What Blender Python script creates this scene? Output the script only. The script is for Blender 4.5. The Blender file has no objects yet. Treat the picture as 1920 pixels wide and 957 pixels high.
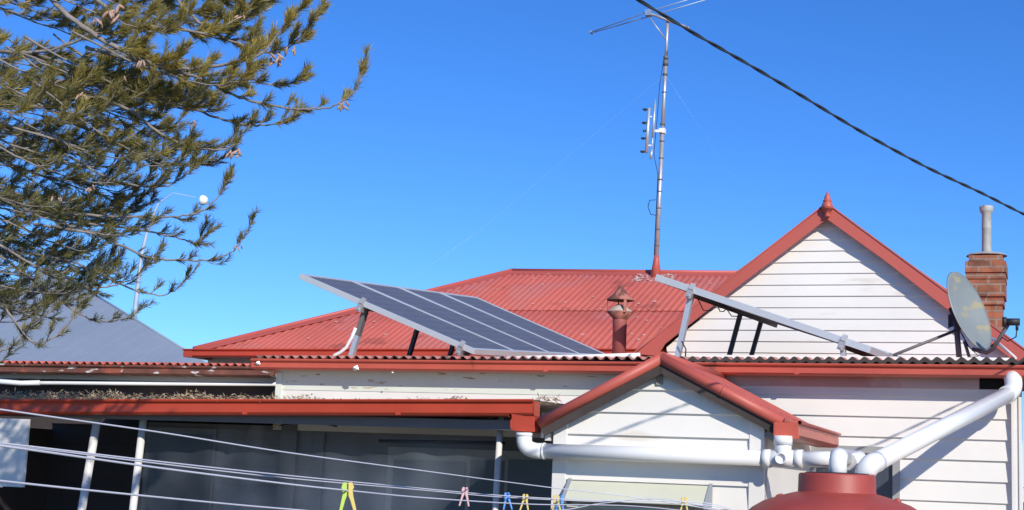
import bpy, math, random
from math import sin, cos, tan, pi, radians, sqrt, floor, ceil
from mathutils import Vector, Matrix

random.seed(7)
scene = bpy.context.scene
col = scene.collection

# ------------------------------------------------------------------ camera
FPX = 2850.0
PITCH, ROLL = radians(8.4), 0.04
F_ = Vector((0, cos(PITCH), sin(PITCH)))
R0 = Vector((1, 0, 0)); U0 = Vector((0, -sin(PITCH), cos(PITCH)))
R_ = R0 * cos(ROLL) + U0 * sin(ROLL)
U_ = U0 * cos(ROLL) - R0 * sin(ROLL)
CAM = Vector((0, 0, 1.6))
cd = bpy.data.cameras.new("camera")
cam = bpy.data.objects.new("camera", cd); col.objects.link(cam)
m3 = Matrix((R_, U_, -F_)).transposed()
cam.matrix_world = Matrix.Translation(CAM) @ m3.to_4x4()
cd.sensor_width = 36.0
cd.lens = 36.0 * FPX / 1920.0
cd.clip_start = 0.1; cd.clip_end = 3000
scene.camera = cam

# ------------------------------------------------------------------ light
SUN = Vector((0.375, -0.927, 0.56)).normalized()
world = bpy.data.worlds.new("World"); scene.world = world; world.use_nodes = True
wt = world.node_tree; wt.nodes.clear()
sky = wt.nodes.new("ShaderNodeTexSky"); sky.sky_type = 'NISHITA'; sky.sun_disc = False
sky.sun_elevation = math.asin(SUN.z); sky.sun_rotation = math.atan2(SUN.x, SUN.y)
sky.air_density = 1.0; sky.dust_density = 0.25; sky.ozone_density = 3.0; sky.altitude = 1500
hs = wt.nodes.new("ShaderNodeHueSaturation")
hs.inputs['Hue'].default_value = 0.5; hs.inputs['Saturation'].default_value = 1.2; hs.inputs['Value'].default_value = 1.0
bg = wt.nodes.new("ShaderNodeBackground"); bg.inputs['Strength'].default_value = 0.15
wo = wt.nodes.new("ShaderNodeOutputWorld")
tn = wt.nodes.new("ShaderNodeMix"); tn.data_type = 'RGBA'; tn.blend_type = 'MULTIPLY'; tn.inputs['Factor'].default_value = 1.0
tn.inputs['B'].default_value = (.48, .735, 1.10, 1)
wt.links.new(sky.outputs[0], hs.inputs['Color']); wt.links.new(hs.outputs[0], tn.inputs['A']); wt.links.new(tn.outputs['Result'], bg.inputs[0]); wt.links.new(bg.outputs[0], wo.inputs[0])
sd = bpy.data.lights.new("sun", 'SUN'); sd.energy = 4.45; sd.angle = radians(0.5); sd.color = (1.0, 0.94, 0.85)
so = bpy.data.objects.new("sun", sd); col.objects.link(so)
so.rotation_euler = SUN.to_track_quat('Z', 'Y').to_euler(); so.location = (4, -6, 12)
scene.view_settings.view_transform = 'Standard'
scene.view_settings.look = 'None'
scene.view_settings.gamma = 1.0
scene.view_settings.exposure = 0.0
scene.view_settings.use_curve_mapping = False

# ------------------------------------------------------------------ frames of reference
TH = radians(20)
UA = Vector((cos(TH), -sin(TH), 0))      # along the walls
WB = Vector((sin(TH), cos(TH), 0))       # into the house
C0 = 10.05
UP = Vector((0, 0, 1))
def ray(x, y): return F_ + R_ * ((x - 960) / FPX) + U_ * ((478.5 - y) / FPX)
def W(a, b, z): return UA * a + WB * (C0 + b) + UP * z
def H(x, y, b):
    d = ray(x, y); return CAM + d * ((C0 + b) / d.dot(WB))
def AZ(x, y, b):
    P = H(x, y, b); return P.dot(UA), P.z
def Q(x, y, Y):
    d = ray(x, y); return CAM + d * (Y / d.y)

# ------------------------------------------------------------------ materials
MATS = {}
def srgb(h):
    v = [int(h[i:i+2], 16) / 255 for i in (0, 2, 4)]
    return tuple(x / 12.92 if x <= .04045 else ((x + .055) / 1.055) ** 2.4 for x in v)
def mat(name, base, rough=.6, metal=0.0, vary=.12, scale=3.0, bump=0.0, bscale=60.0, spots=None, streak=None, spec=.5, trans=0.0, stretch=None, coat=0.0):
    if name in MATS: return MATS[name]
    m = bpy.data.materials.new(name); m.use_nodes = True
    nt = m.node_tree; N = nt.nodes; L = nt.links
    bs = N['Principled BSDF']
    bs.inputs['Roughness'].default_value = rough
    bs.inputs['Metallic'].default_value = metal
    bs.inputs['Specular IOR Level'].default_value = spec
    bs.inputs['Coat Weight'].default_value = coat
    if trans: bs.inputs['Transmission Weight'].default_value = trans
    tc = N.new('ShaderNodeTexCoord')
    src = tc.outputs['Object']
    if stretch:
        mp = N.new('ShaderNodeMapping'); mp.inputs['Scale'].default_value = stretch
        L.new(src, mp.inputs[0]); src2 = mp.outputs[0]
    else: src2 = src
    no = N.new('ShaderNodeTexNoise'); no.inputs['Scale'].default_value = scale; no.inputs['Detail'].default_value = 6; no.inputs['Roughness'].default_value = .65
    L.new(src2, no.inputs['Vector'])
    mx = N.new('ShaderNodeMix'); mx.data_type = 'RGBA'
    mx.inputs['A'].default_value = (*[c * (1 - vary) for c in base], 1)
    mx.inputs['B'].default_value = (*[min(1, c * (1 + vary)) for c in base], 1)
    mr = N.new('ShaderNodeMapRange'); mr.inputs['From Min'].default_value = .3; mr.inputs['From Max'].default_value = .7
    L.new(no.outputs['Fac'], mr.inputs['Value']); L.new(mr.outputs[0], mx.inputs['Factor'])
    out = mx.outputs['Result']
    for sp in (spots or []):   # (colour, scale, threshold, stretch)
        c, sc, th, st = sp
        mp = N.new('ShaderNodeMapping'); mp.inputs['Scale'].default_value = st
        mp.inputs['Location'].default_value = (sc, th * 10, 1.7)
        L.new(src, mp.inputs[0])
        n2 = N.new('ShaderNodeTexNoise'); n2.inputs['Scale'].default_value = sc; n2.inputs['Detail'].default_value = 5
        L.new(mp.outputs[0], n2.inputs['Vector'])
        r2 = N.new('ShaderNodeMapRange'); r2.inputs['From Min'].default_value = th; r2.inputs['From Max'].default_value = th + .05
        L.new(n2.outputs['Fac'], r2.inputs['Value'])
        m2 = N.new('ShaderNodeMix'); m2.data_type = 'RGBA'; m2.inputs['B'].default_value = (*c, 1)
        L.new(r2.outputs[0], m2.inputs['Factor']); L.new(out, m2.inputs['A']); out = m2.outputs['Result']
    L.new(out, bs.inputs['Base Color'])
    if bump:
        n3 = N.new('ShaderNodeTexNoise'); n3.inputs['Scale'].default_value = bscale; n3.inputs['Detail'].default_value = 4
        L.new(src2, n3.inputs['Vector'])
        b = N.new('ShaderNodeBump'); b.inputs['Strength'].default_value = bump; b.inputs['Distance'].default_value = .01
        L.new(n3.outputs['Fac'], b.inputs['Height']); L.new(b.outputs[0], bs.inputs['Normal'])
    MATS[name] = m; return m

RED = (.50, .085, .055)
M_roof = mat('roof_paint', (.51, .115, .084), .6, vary=.13, scale=1.3, bump=.15, bscale=25, spots=[((.62, .45, .42), 9, .70, (1, 1, 1)), ((.36, .08, .06), 2.0, .60, (1, 1, .6)), ((.49, .135, .11), 1.1, .54, (1, 1, 1)), ((.66, .55, .50), 26, .72, (1, 1, 1))])
M_lean = mat('lean_to_sheet', (.40, .17, .14), .6, vary=.25, scale=4, spots=[((.12, .07, .06), 6, .56, (1, 1, 1))])
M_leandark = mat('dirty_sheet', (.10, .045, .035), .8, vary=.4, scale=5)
M_gut = mat('gutter_red', (.52, .10, .060), .38, vary=.14, scale=2.2, bump=.05, spots=[((.25, .07, .04), 7, .68, (1, 1, .4))])
M_gutv = mat('gutter_bright_red', (.48, .062, .028), .35, vary=.12, scale=2.0, bump=.05)
M_gutold = mat('gutter_peeling', (.17, .065, .04), .6, vary=.35, scale=5, spots=[((.65, .6, .55), 9, .61, (1, 1, 2.5)), ((.33, .09, .05), 5, .60, (1, 1, 1))])
M_barge = mat('barge_paint', (.50, .105, .075), .5, vary=.08, scale=1.2, bump=.04, spots=[((.25, .06, .05), 14, .74, (1, 1, 1))])
M_white = mat('white_boards', (.81, .775, .70), .45, vary=.04, scale=1.5, bump=.06, bscale=40, stretch=(1, 1, 1), spots=[((.72, .66, .56), 1.2, .66, (1, 1, 5))])
M_trim = mat('white_trim', (.79, .76, .70), .45, vary=.04)
M_green = mat('green_shade_board', (.68, .72, .62), .6, vary=.07, scale=2, spots=[((.42, .27, .14), 15, .63, (.5, .5, 3.0))])
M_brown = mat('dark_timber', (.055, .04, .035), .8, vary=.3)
M_soffit = mat('fascia_brown', (.20, .12, .10), .8, vary=.2)
M_strip = mat('grey_board', (.33, .33, .32), .7, vary=.12)
M_pvc = mat('white_pvc', (.82, .82, .79), .28, vary=.03, scale=2, spots=[((.66, .68, .64), 4, .68, (1, 1, 1))])
M_tank = mat('tank_plastic', (.37, .064, .046), .5, vary=.12, scale=4, bump=.12, bscale=120, spots=[((.36, .12, .10), 5, .64, (1, 1, 1))])
M_dark = mat('dark_rubber', (.02, .02, .022), .6, vary=.3)
M_alu = mat('aluminium', (.62, .66, .68), .38, metal=.55, vary=.05)
M_frame = mat('panel_frame', (.60, .64, .66), .40, metal=.3, vary=.04)
M_dsteel_shade = mat('dark_steel_and_shade', (.16, .15, .15), .6, metal=.2, vary=.15)  # dark steel; on array legs it also paints the panels' shadow
M_galv = mat('galvanised', (.50, .50, .50), .42, metal=.5, vary=.18, scale=9, spots=[((.22, .2, .2), 14, .66, (1, 1, .3))])
M_rust = mat('rusty_flue', (.20, .075, .05), .75, vary=.35, scale=12, bump=.2, spots=[((.42, .16, .12), 8, .52, (1, 1, .3))])
M_flue = mat('flue_paint', (.36, .10, .085), .6, vary=.22, scale=7, stretch=(1, 1, .2))
M_pod = mat('dry_pod', (.42, .27, .19), .7, vary=.3, scale=30)
M_post = mat('post_paint', (.72, .70, .66), .5, vary=.08, scale=6, spots=[((.35, .3, .27), 12, .70, (1, 1, .4))])
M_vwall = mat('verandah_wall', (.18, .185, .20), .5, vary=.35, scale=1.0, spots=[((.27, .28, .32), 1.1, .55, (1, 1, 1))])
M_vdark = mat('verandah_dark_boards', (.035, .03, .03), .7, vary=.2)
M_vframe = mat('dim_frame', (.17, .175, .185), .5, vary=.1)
M_pale = mat('pale_trim_shade', (.30, .30, .30), .6, vary=.1)
M_grass = mat('grass_ground', (.17, .15, .09), .95, vary=.4, scale=.8, bump=.4, bscale=20)
M_cable = mat('cable_black', (.03, .04, .05), .5, vary=.2)
M_line = mat('line_plastic', (.62, .62, .68), .4, vary=.05)
M_ngrey = mat('grey_roof_sheet', (.27, .32, .38), .5, metal=.0, vary=.08, scale=.6)
M_nwall = mat('neighbour_wall', (.4, .37, .33), .8)
M_litter = mat('leaf_litter', (.46, .35, .22), .8, vary=.6, scale=35)
M_bark = mat('grey_bark', (.24, .21, .185), .85, vary=.35, scale=18, bump=.4, bscale=60)
M_awn = mat('cream_awning', (.60, .60, .47), .55, vary=.05, scale=3, spots=[((.5, .40, .22), 3, .68, (1, 1, 3))])
M_dish = mat('dish_grey', (.26, .29, .27), .45, metal=.1, vary=.12, scale=2.5, spots=[((.38, .34, .21), 3.2, .55, (1, 1, 2.6))])
M_black = mat('black_void', (.012, .012, .012), .9, vary=.1)
M_concrete = mat('mortar_cap', (.38, .35, .31), .9, vary=.2, scale=20)

def glass_mat(name, base, rough):
    m = mat(name, base, rough, vary=.15, scale=2); m.node_tree.nodes['Principled BSDF'].inputs['Specular IOR Level'].default_value = .8
    return m
M_glass = glass_mat('dark_window_glass', (.05, .06, .075), .35)

def cell_material():
    m = bpy.data.materials.new('solar_cells'); m.use_nodes = True
    N = m.node_tree.nodes; L = m.node_tree.links; bs = N['Principled BSDF']
    uv = N.new('ShaderNodeUVMap')
    sep = N.new('ShaderNodeSeparateXYZ'); L.new(uv.outputs[0], sep.inputs[0])
    def lines(sock, n, w):
        a = N.new('ShaderNodeMath'); a.operation = 'MULTIPLY'; a.inputs[1].default_value = n; L.new(sock, a.inputs[0])
        f = N.new('ShaderNodeMath'); f.operation = 'FRACT'; L.new(a.outputs[0], f.inputs[0])
        g = N.new('ShaderNodeMath'); g.operation = 'LESS_THAN'; g.inputs[1].default_value = w; L.new(f.outputs[0], g.inputs[0])
        return g.outputs[0]
    l1 = lines(sep.outputs[0], 12, .045); l2 = lines(sep.outputs[1], 6, .045); l3 = lines(sep.outputs[1], 12, .02)
    mx = N.new('ShaderNodeMath'); mx.operation = 'MAXIMUM'; L.new(l1, mx.inputs[0]); L.new(l2, mx.inputs[1])
    mx2 = N.new('ShaderNodeMath'); mx2.operation = 'MAXIMUM'; L.new(mx.outputs[0], mx2.inputs[0]); L.new(l3, mx2.inputs[1])
    no = N.new('ShaderNodeTexNoise'); no.inputs['Scale'].default_value = 9; no.inputs['Detail'].default_value = 6
    tc = N.new('ShaderNodeTexCoord'); L.new(tc.outputs['Object'], no.inputs['Vector'])
    c1 = N.new('ShaderNodeMix'); c1.data_type = 'RGBA'; c1.inputs['A'].default_value = (.085, .092, .118, 1); c1.inputs['B'].default_value = (.14, .145, .17, 1)
    L.new(no.outputs['Fac'], c1.inputs['Factor'])
    c2 = N.new('ShaderNodeMix'); c2.data_type = 'RGBA'; c2.inputs['B'].default_value = (.20, .215, .25, 1)
    L.new(mx2.outputs[0], c2.inputs['Factor']); L.new(c1.outputs['Result'], c2.inputs['A'])
    L.new(c2.outputs['Result'], bs.inputs['Base Color'])
    bs.inputs['Roughness'].default_value = .48; bs.inputs['Specular IOR Level'].default_value = .4
    return m
M_cell = cell_material()

def brick_material():
    m = bpy.data.materials.new('old_brick'); m.use_nodes = True
    N = m.node_tree.nodes; L = m.node_tree.links; bs = N['Principled BSDF']
    uv = N.new('ShaderNodeUVMap'); br = N.new('ShaderNodeTexBrick')
    br.inputs['Scale'].default_value = 1.0; br.inputs['Brick Width'].default_value = .23; br.inputs['Row Height'].default_value = .086
    br.inputs['Mortar Size'].default_value = .009; br.inputs['Color1'].default_value = (.38, .14, .07, 1); br.inputs['Color2'].default_value = (.18, .08, .05, 1)
    br.inputs['Mortar'].default_value = (.30, .24, .19, 1); br.inputs['Bias'].default_value = -.2
    L.new(uv.outputs[0], br.inputs['Vector'])
    no = N.new('ShaderNodeTexNoise'); no.inputs['Scale'].default_value = 9; no.inputs['Detail'].default_value = 6
    L.new(uv.outputs[0], no.inputs['Vector'])
    mm = N.new('ShaderNodeMix'); mm.data_type = 'RGBA'; mm.blend_type = 'MULTIPLY'; mm.inputs['Factor'].default_value = .8
    cr = N.new('ShaderNodeMapRange'); cr.inputs['From Min'].default_value = .3; cr.inputs['From Max'].default_value = .65; cr.inputs['To Min'].default_value = .45; cr.inputs['To Max'].default_value = 1.1
    L.new(no.outputs['Fac'], cr.inputs['Value']); L.new(br.outputs['Color'], mm.inputs['A']); L.new(cr.outputs[0], mm.inputs['B'])
    L.new(mm.outputs['Result'], bs.inputs['Base Color'])
    b = N.new('ShaderNodeBump'); b.inputs['Strength'].default_value = .6; b.inputs['Distance'].default_value = .01; b.invert = True
    L.new(br.outputs['Fac'], b.inputs['Height']); L.new(b.outputs[0], bs.inputs['Normal'])
    bs.inputs['Roughness'].default_value = .9
    return m
M_brick = brick_material()

def foliage_material():
    m = bpy.data.materials.new('needle_foliage'); m.use_nodes = True
    N = m.node_tree.nodes; L = m.node_tree.links; bs = N['Principled BSDF']
    no = N.new('ShaderNodeTexNoise'); no.inputs['Scale'].default_value = 5; no.inputs['Detail'].default_value = 3
    tc = N.new('ShaderNodeTexCoord'); L.new(tc.outputs['Object'], no.inputs['Vector'])
    at = N.new('ShaderNodeAttribute'); at.attribute_name = 'tint'
    c = N.new('ShaderNodeMix'); c.data_type = 'RGBA'; c.inputs['A'].default_value = (.080, .100, .050, 1); c.inputs['B'].default_value = (.44, .35, .08, 1)  # tint mixes painted shade (dark green) with painted sunlight (yellow olive)
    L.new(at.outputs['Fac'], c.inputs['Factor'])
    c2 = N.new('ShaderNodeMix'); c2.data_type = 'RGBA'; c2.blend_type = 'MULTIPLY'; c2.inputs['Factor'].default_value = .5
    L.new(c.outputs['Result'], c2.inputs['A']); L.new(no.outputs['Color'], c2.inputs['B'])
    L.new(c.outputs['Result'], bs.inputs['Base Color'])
    bs.inputs['Roughness'].default_value = .45; bs.inputs['Specular IOR Level'].default_value = .4
    tr = N.new('ShaderNodeBsdfTranslucent'); L.new(c.outputs['Result'], tr.inputs['Color'])
    ms = N.new('ShaderNodeMixShader'); ms.inputs[0].default_value = .3
    L.new(bs.outputs[0], ms.inputs[1]); L.new(tr.outputs[0], ms.inputs[2]); L.new(ms.outputs[0], N['Material Output'].inputs[0])
    return m
M_leaf = foliage_material()

# ------------------------------------------------------------------ mesh helpers
class MB:
    def __init__(s): s.v = []; s.f = []; s.uv = None; s.smooth = set()
    def add(s, vs, fs, smooth=False):
        o = len(s.v); s.v += [Vector(p) for p in vs]
        for f in fs:
            if smooth: s.smooth.add(len(s.f))
            s.f.append(tuple(i + o for i in f))
    def box(s, o, ex, ey, ez):    # corner + three edge vectors
        v = [o + ex * i + ey * j + ez * k for k in (0, 1) for j in (0, 1) for i in (0, 1)]
        s.add(v, [(0, 2, 3, 1), (4, 5, 7, 6), (0, 1, 5, 4), (2, 6, 7, 3), (0, 4, 6, 2), (1, 3, 7, 5)])
    def cbox(s, c, ex, ey, ez): s.box(c - ex * .5 - ey * .5 - ez * .5, ex, ey, ez)
    def bar(s, p, q, w, h, up=UP):
        d = (q - p); n = d.normalized(); x = n.cross(up)
        if x.length < 1e-4: x = n.cross(Vector((1, 0, 0)))
        x.normalize(); y = x.cross(n).normalized()
        s.box(p - x * w / 2 - y * h / 2, x * w, y * h, d)
    def prism(s, pts, ext):
        n = len(pts); vs = list(pts) + [p + ext for p in pts]
        s.add(vs, [tuple(range(n)), tuple(range(2 * n - 1, n - 1, -1))] + [(i, i + n, (i + 1) % n + n, (i + 1) % n) for i in range(n)])
    def tube(s, pts, rad, n=10, caps=True, smooth=True):
        pts = [Vector(p) for p in pts]
        if not isinstance(rad, (list, tuple)): rad = [rad] * len(pts)
        rings = []; prev = None
        for i, p in enumerate(pts):
            t = (pts[min(i + 1, len(pts) - 1)] - pts[max(i - 1, 0)]).normalized()
            if prev is None:
                x = t.cross(UP)
                if x.length < .05: x = t.cross(Vector((1, 0, 0)))
            else: x = prev - t * prev.dot(t)
            x.normalize(); prev = x; y = t.cross(x)
            rings.append([p + (x * cos(2 * pi * k / n) + y * sin(2 * pi * k / n)) * rad[i] for k in range(n)])
        o = len(s.v)
        vs = [q for r in rings for q in r]; fs = []
        for i in range(len(pts) - 1):
            for k in range(n):
                fs.append((i * n + k, i * n + (k + 1) % n, (i + 1) * n + (k + 1) % n, (i + 1) * n + k))
        s.add(vs, fs, smooth)
        if caps:
            s.f.append(tuple(o + k for k in reversed(range(n)))); s.f.append(tuple(o + (len(pts) - 1) * n + k for k in range(n)))
    def lathe(s, base, prof, n=32, axis=UP, smooth=True):
        x = axis.cross(Vector((0, 1, 0)));
        if x.length < .1: x = axis.cross(Vector((1, 0, 0)))
        x.normalize(); y = axis.cross(x)
        vs = []; fs = []
        for (r, z) in prof:
            for k in range(n): vs.append(base + axis * z + (x * cos(2 * pi * k / n) + y * sin(2 * pi * k / n)) * r)
        for i in range(len(prof) - 1):
            for k in range(n): fs.append((i * n + k, i * n + (k + 1) % n, (i + 1) * n + (k + 1) % n, (i + 1) * n + k))
        s.add(vs, fs, smooth)
    def build(s, name, m, parent=None, label=None, bevel=0, kind=None, uv=None, smooth_angle=None):
        me = bpy.data.meshes.new(name); me.from_pydata([tuple(p) for p in s.v], [], s.f); me.update()
        for i in s.smooth: me.polygons[i].use_smooth = True
        if isinstance(m, (list, tuple)):
            for q in m: me.materials.append(q)
        else: me.materials.append(m)
        if uv:
            lay = me.uv_layers.new(name='UVMap')
            for lp in me.loops: lay.data[lp.index].uv = uv(me.vertices[lp.vertex_index].co, me)
        o = bpy.data.objects.new(name, me); col.objects.link(o)
        if parent:
            o.parent = parent
            o.matrix_parent_inverse = Matrix.Translation(-root_loc(parent))
        if label: o['label'] = label
        if kind: o['kind'] = kind
        if bevel:
            b = o.modifiers.new('bevel', 'BEVEL'); b.width = bevel; b.segments = 2; b.limit_method = 'ANGLE'; b.angle_limit = radians(40)
        return o
def root_loc(o):
    p = Vector((0, 0, 0))
    while o is not None:
        p = p + o.location; o = o.parent if False else None
    return p
# children keep world coordinates in their mesh; only the top-level empty carries an offset
_EMPT = {}
def thing(name, label, cat, loc=Vector((0, 0, 0)), group=None):
    o = bpy.data.objects.new(name, None); col.objects.link(o); o.location = loc
    o.empty_display_size = .2
    o['label'] = label; o['category'] = cat
    if group: o['group'] = group
    return o
def tag(o, label, cat, group=None):
    o['label'] = label; o['category'] = cat
    if group: o['group'] = group
    return o

def slab(px, b, t, front=None):
    """polygon given by where its corners stand in the wall plane at distance b; t deep"""
    m = MB(); m.prism([H(x, y, b) for x, y in px], WB * t); return m

def boards(poly, b, pitch, z_ref, out=.013, lip=.004):
    """lapped boards filling a convex polygon of (a, z) points on the wall plane b"""
    m = MB()
    zs = [p[1] for p in poly]; z0 = z_ref + floor((min(zs) - z_ref) / pitch) * pitch
    def clip(pl, zc, keep_above):
        r = []
        for i in range(len(pl)):
            p, q = pl[i], pl[(i + 1) % len(pl)]
            ip = (p[1] >= zc - 1e-9) if keep_above else (p[1] <= zc + 1e-9)
            iq = (q[1] >= zc - 1e-9) if keep_above else (q[1] <= zc + 1e-9)
            if ip: r.append(p)
            if ip != iq:
                t = (zc - p[1]) / (q[1] - p[1]); r.append((p[0] + (q[0] - p[0]) * t, zc))
        return r
    z = z0
    rnd = random.Random(3)
    while z < max(zs):
        pl = clip(clip(poly, z, True), z + pitch, False)
        if len(pl) >= 3:
            j = rnd.uniform(-.0015, .0015)
            off = lambda zz: -(out + j) * (1 - (zz - z) / pitch) ** 1.0
            m.add([W(a, b + off(zz), zz) for a, zz in pl], [tuple(range(len(pl)))])
            bot = [p for p in pl if abs(p[1] - z) < 1e-6]
            if len(bot) >= 2:
                a0 = min(p[0] for p in bot); a1 = max(p[0] for p in bot)
                m.add([W(a0, b - out - j, z), W(a1, b - out - j, z), W(a1, b + .004, z - lip), W(a0, b + .004, z - lip)], [(0, 1, 2, 3)])
        z += pitch
    return m

def corr(bot, top, a0, a1, nrm, pitch=.076, amp=.0095, th=.0022, spp=8, rows=1):
    """corrugated sheet; bot(a), top(a) give its lower and upper edge"""
    n = max(2, int((a1 - a0) / pitch * spp)); m = MB(); vs = []; fs = []
    R = rows + 1
    for i in range(n + 1):
        a = a0 + (a1 - a0) * i / n
        o = nrm * (amp * sin(2 * pi * a / pitch))
        p, q = bot(a), top(a)
        for j in range(R):
            t = j / rows
            vs.append(p.lerp(q, t) + o)
        for j in range(R):
            t = j / rows
            vs.append(p.lerp(q, t) + o - nrm * th)
    S = 2 * R
    for i in range(n):
        for j in range(rows):
            fs.append((i * S + j, (i + 1) * S + j, (i + 1) * S + j + 1, i * S + j + 1))
            fs.append((i * S + R + j, i * S + R + j + 1, (i + 1) * S + R + j + 1, (i + 1) * S + R + j))
        fs.append((i * S, i * S + R, (i + 1) * S + R, (i + 1) * S))
    m.add(vs, fs, True); return m

GUT = [(0, 0), (-.012, -.006), (-.014, 0.0), (-.006, .006), (-.004, -.016), (-.010, -.030), (-.006, -.085), (0.010, -.105), (.10, -.105), (.10, 0), (.094, 0), (.094, -.099), (.014, -.099), (.002, -.082), (.002, -.01)]
def sweep(prof, P, Qp, side=WB, sc=1.0, caps=True):
    """sweep a (depth, height) profile from P to Qp; side is the depth direction"""
    m = MB(); n = len(prof)
    vs = [P + side * (d * sc) + UP * (h * sc) for d, h in prof] + [Qp + side * (d * sc) + UP * (h * sc) for d, h in prof]
    fs = [(i, (i + 1) % n, (i + 1) % n + n, i + n) for i in range(n)]
    m.add(vs, fs); return m
# simple quad gutter: front bead, face, sole, back
def gutter(P, Qp, hgt, dep, side=WB):
    prof = [(-.004, -.008), (-.014, -.006), (-.019, .003), (-.012, .011), (.0, .011), (.006, 0), (.009, -hgt * .20), (-.001, -hgt * .30), (-.001, -hgt * .80), (.012, -hgt * .96), (.03, -hgt), (dep, -hgt), (dep, 0), (dep - .003, 0),
            (dep - .003, -hgt + .003), (.032, -hgt + .003), (.015, -hgt * .94), (.003, -hgt * .78), (.003, -hgt * .28), (.001, -.01)]
    m = sweep(prof, P, Qp, side)
    n = 12
    for E in (P, Qp):      # end plates
        s = (Qp - P).normalized() * (.002 if E is Qp else -.002)
        pts = [E + side * d + UP * h + s for d, h in prof[5:13]]
        m.add(pts + [p + s * .8 for p in pts], [tuple(range(8)), tuple(range(15, 7, -1))])
    return m

def ico_smooth(o, levels=1):
    s = o.modifiers.new('sub', 'SUBSURF'); s.levels = levels; s.render_levels = levels

# ================================================================== SETTING
GZ = -0.35
m = MB(); m.add([Vector((-600, -300, GZ)), Vector((600, -300, GZ)), Vector((600, 1500, GZ)), Vector((-600, 1500, GZ))], [(0, 1, 2, 3)])
m.build('ground', M_grass, kind='structure')

# ================================================================== HOUSE
house = thing('house', 'white weatherboard house with red corrugated roofs, verandah and pointed gables', 'house', W(-3, 2, GZ))

_zL, _zR = AZ(520, 676, 0), AZ(1900, 688.5, 0)
ZE = lambda a: _zL[1] + (_zR[1] - _zL[1]) * (a - _zL[0]) / (_zR[0] - _zL[0])      # lean-to gutter lip height along the wall
# ---- main hipped roof
BE, BR = 4.5, 7.3
aC, zC = AZ(362, 657, BE)
aR0, zR = AZ(960, 510, BR)
aR1 = aR0 + 3.35
zR2 = AZ(1360, 514, BR)[1]
zE2 = AZ(1140, 657, BE)[1]
ze = lambda a: zC + (zE2 - zC) * (a - aC) / 4.7
zr = lambda a: zR + (zR2 - zR) * (a - aR0) / 2.6
aE1 = aR1 + (aR0 - aC)
nR = Vector(WB * -(zR - zC) + UP * (BR - BE)).normalized()
def m_bot(a): return W(a, BE, ze(a))
def m_top(a):
    if a < aR0: t = (a - aC) / (aR0 - aC); return W(aC, BE, zC).lerp(W(aR0, BR, zR), t)
    if a > aR1: t = (aE1 - a) / (aE1 - aR1); return W(aE1, BE, ze(aE1)).lerp(W(aR1, BR, zr(aR1)), t)
    return W(a, BR, zr(a))
LAP = .475
def m_mid(a, k=LAP):
    f0, t0 = m_bot(a), W(a, BR, zr(max(a, aR0)))
    q = f0.lerp(t0, k); tp = m_top(a)
    return q if (q - f0).length < (tp - f0).length else tp
roof = corr(m_bot, lambda a: m_mid(a), aC, aE1, nR, rows=1, amp=.0048)
o_roof = roof.build('roof', M_roof, house, label='red painted corrugated hipped roof with a lapped sheet joint')
up_ = corr(lambda a: m_mid(a, LAP - .012) + nR * .011, lambda a: m_top(a) + nR * .011, aC + (aR0 - aC) * LAP, aE1 - (aR0 - aC) * LAP, nR, amp=.0048, th=.006)
up_.build('upper_sheet', M_roof, o_roof)
# other three faces
m = MB()
bb = 2 * BR - BE
A, B = W(aC, BE, zC), W(aC, bb, zC); Cc, D = W(aE1, bb, ze(aE1)), W(aE1, BE, ze(aE1))
Rl, Rr = W(aR0, BR, zR), W(aR1, BR, zr(aR1))
m.add([A, B, Rl], [(0, 2, 1)]); m.add([B, Cc, Rr, Rl], [(0, 3, 2, 1)]); m.add([D, Rr, Cc], [(0, 1, 2)])
m.build('back_sheet', M_roof, o_roof)
# ridge and hip capping: a roll with two flanges
def cap(P, Qp, w=.15, r=.022, n1=None, n2=None, name='ridge_cap'):
    m = MB(); d = (Qp - P).normalized()
    for nn in (n1, n2):
        s = nn.cross(d).normalized()
        if s.z > 0: s = -s
        o = nn * .016
        m.box(P + o, Qp - P, s * w, nn * .003)
        m.box(P + o + s * w - nn * .003, Qp - P, s * .004, nn * .006)
    m.tube([P + UP * .02, Qp + UP * .02], r, 10)
    return m.build(name, M_barge, o_roof)
nL = Vector(UA * -(zR - zC) + UP * (aR0 - aC)).normalized()
nB = Vector(WB * (zR - zC) + UP * (BR - BE)).normalized()
cap(W(aR0 - .02, BR, zR), W(aR1, BR, zr(aR1)), n1=nR, n2=nB)
cap(W(aC, BE, zC), W(aR0, BR, zR), n1=nR, n2=nL, name='hip_cap', w=.14)
rl = random.Random(21)
for nm_, n_f, (xa, xb, ta, tb) in (('lichen', 120, (1165, 1240, .86, .985)), ('lichen', 90, (700, 1330, .05, .97))):
    m = MB()
    for _ in range(n_f):
        a = AZ(rl.uniform(xa, xb), 560, BE + 2)[0]; t = rl.uniform(ta, tb)
        c = W(a, BE, ze(a)).lerp(W(a, BR, zr(a)), t)
        if (m_top(a) - m_bot(a)).length < (c - m_bot(a)).length + .1: continue
        c += nR * (.0066 + (.012 if t > LAP else 0)); ex_ = UA; ey_ = nR.cross(UA); rr = rl.uniform(.006, .022) * (1 if nm_ == 'x' else rl.uniform(.5, 1.2)); k_ = 7
        ring = [c + (ex_ * cos(2 * pi * i / k_) * rl.uniform(.6, 1.3) + ey_ * sin(2 * pi * i / k_)) * rr * rl.uniform(.6, 1.2) for i in range(k_)]
        m.prism(ring, nR * .0015)
    o_l = m.build(nm_, mat('lichen_spots', (.60, .52, .45), .9, vary=.3, scale=20), o_roof); o_l['kind'] = 'stuff'
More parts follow.
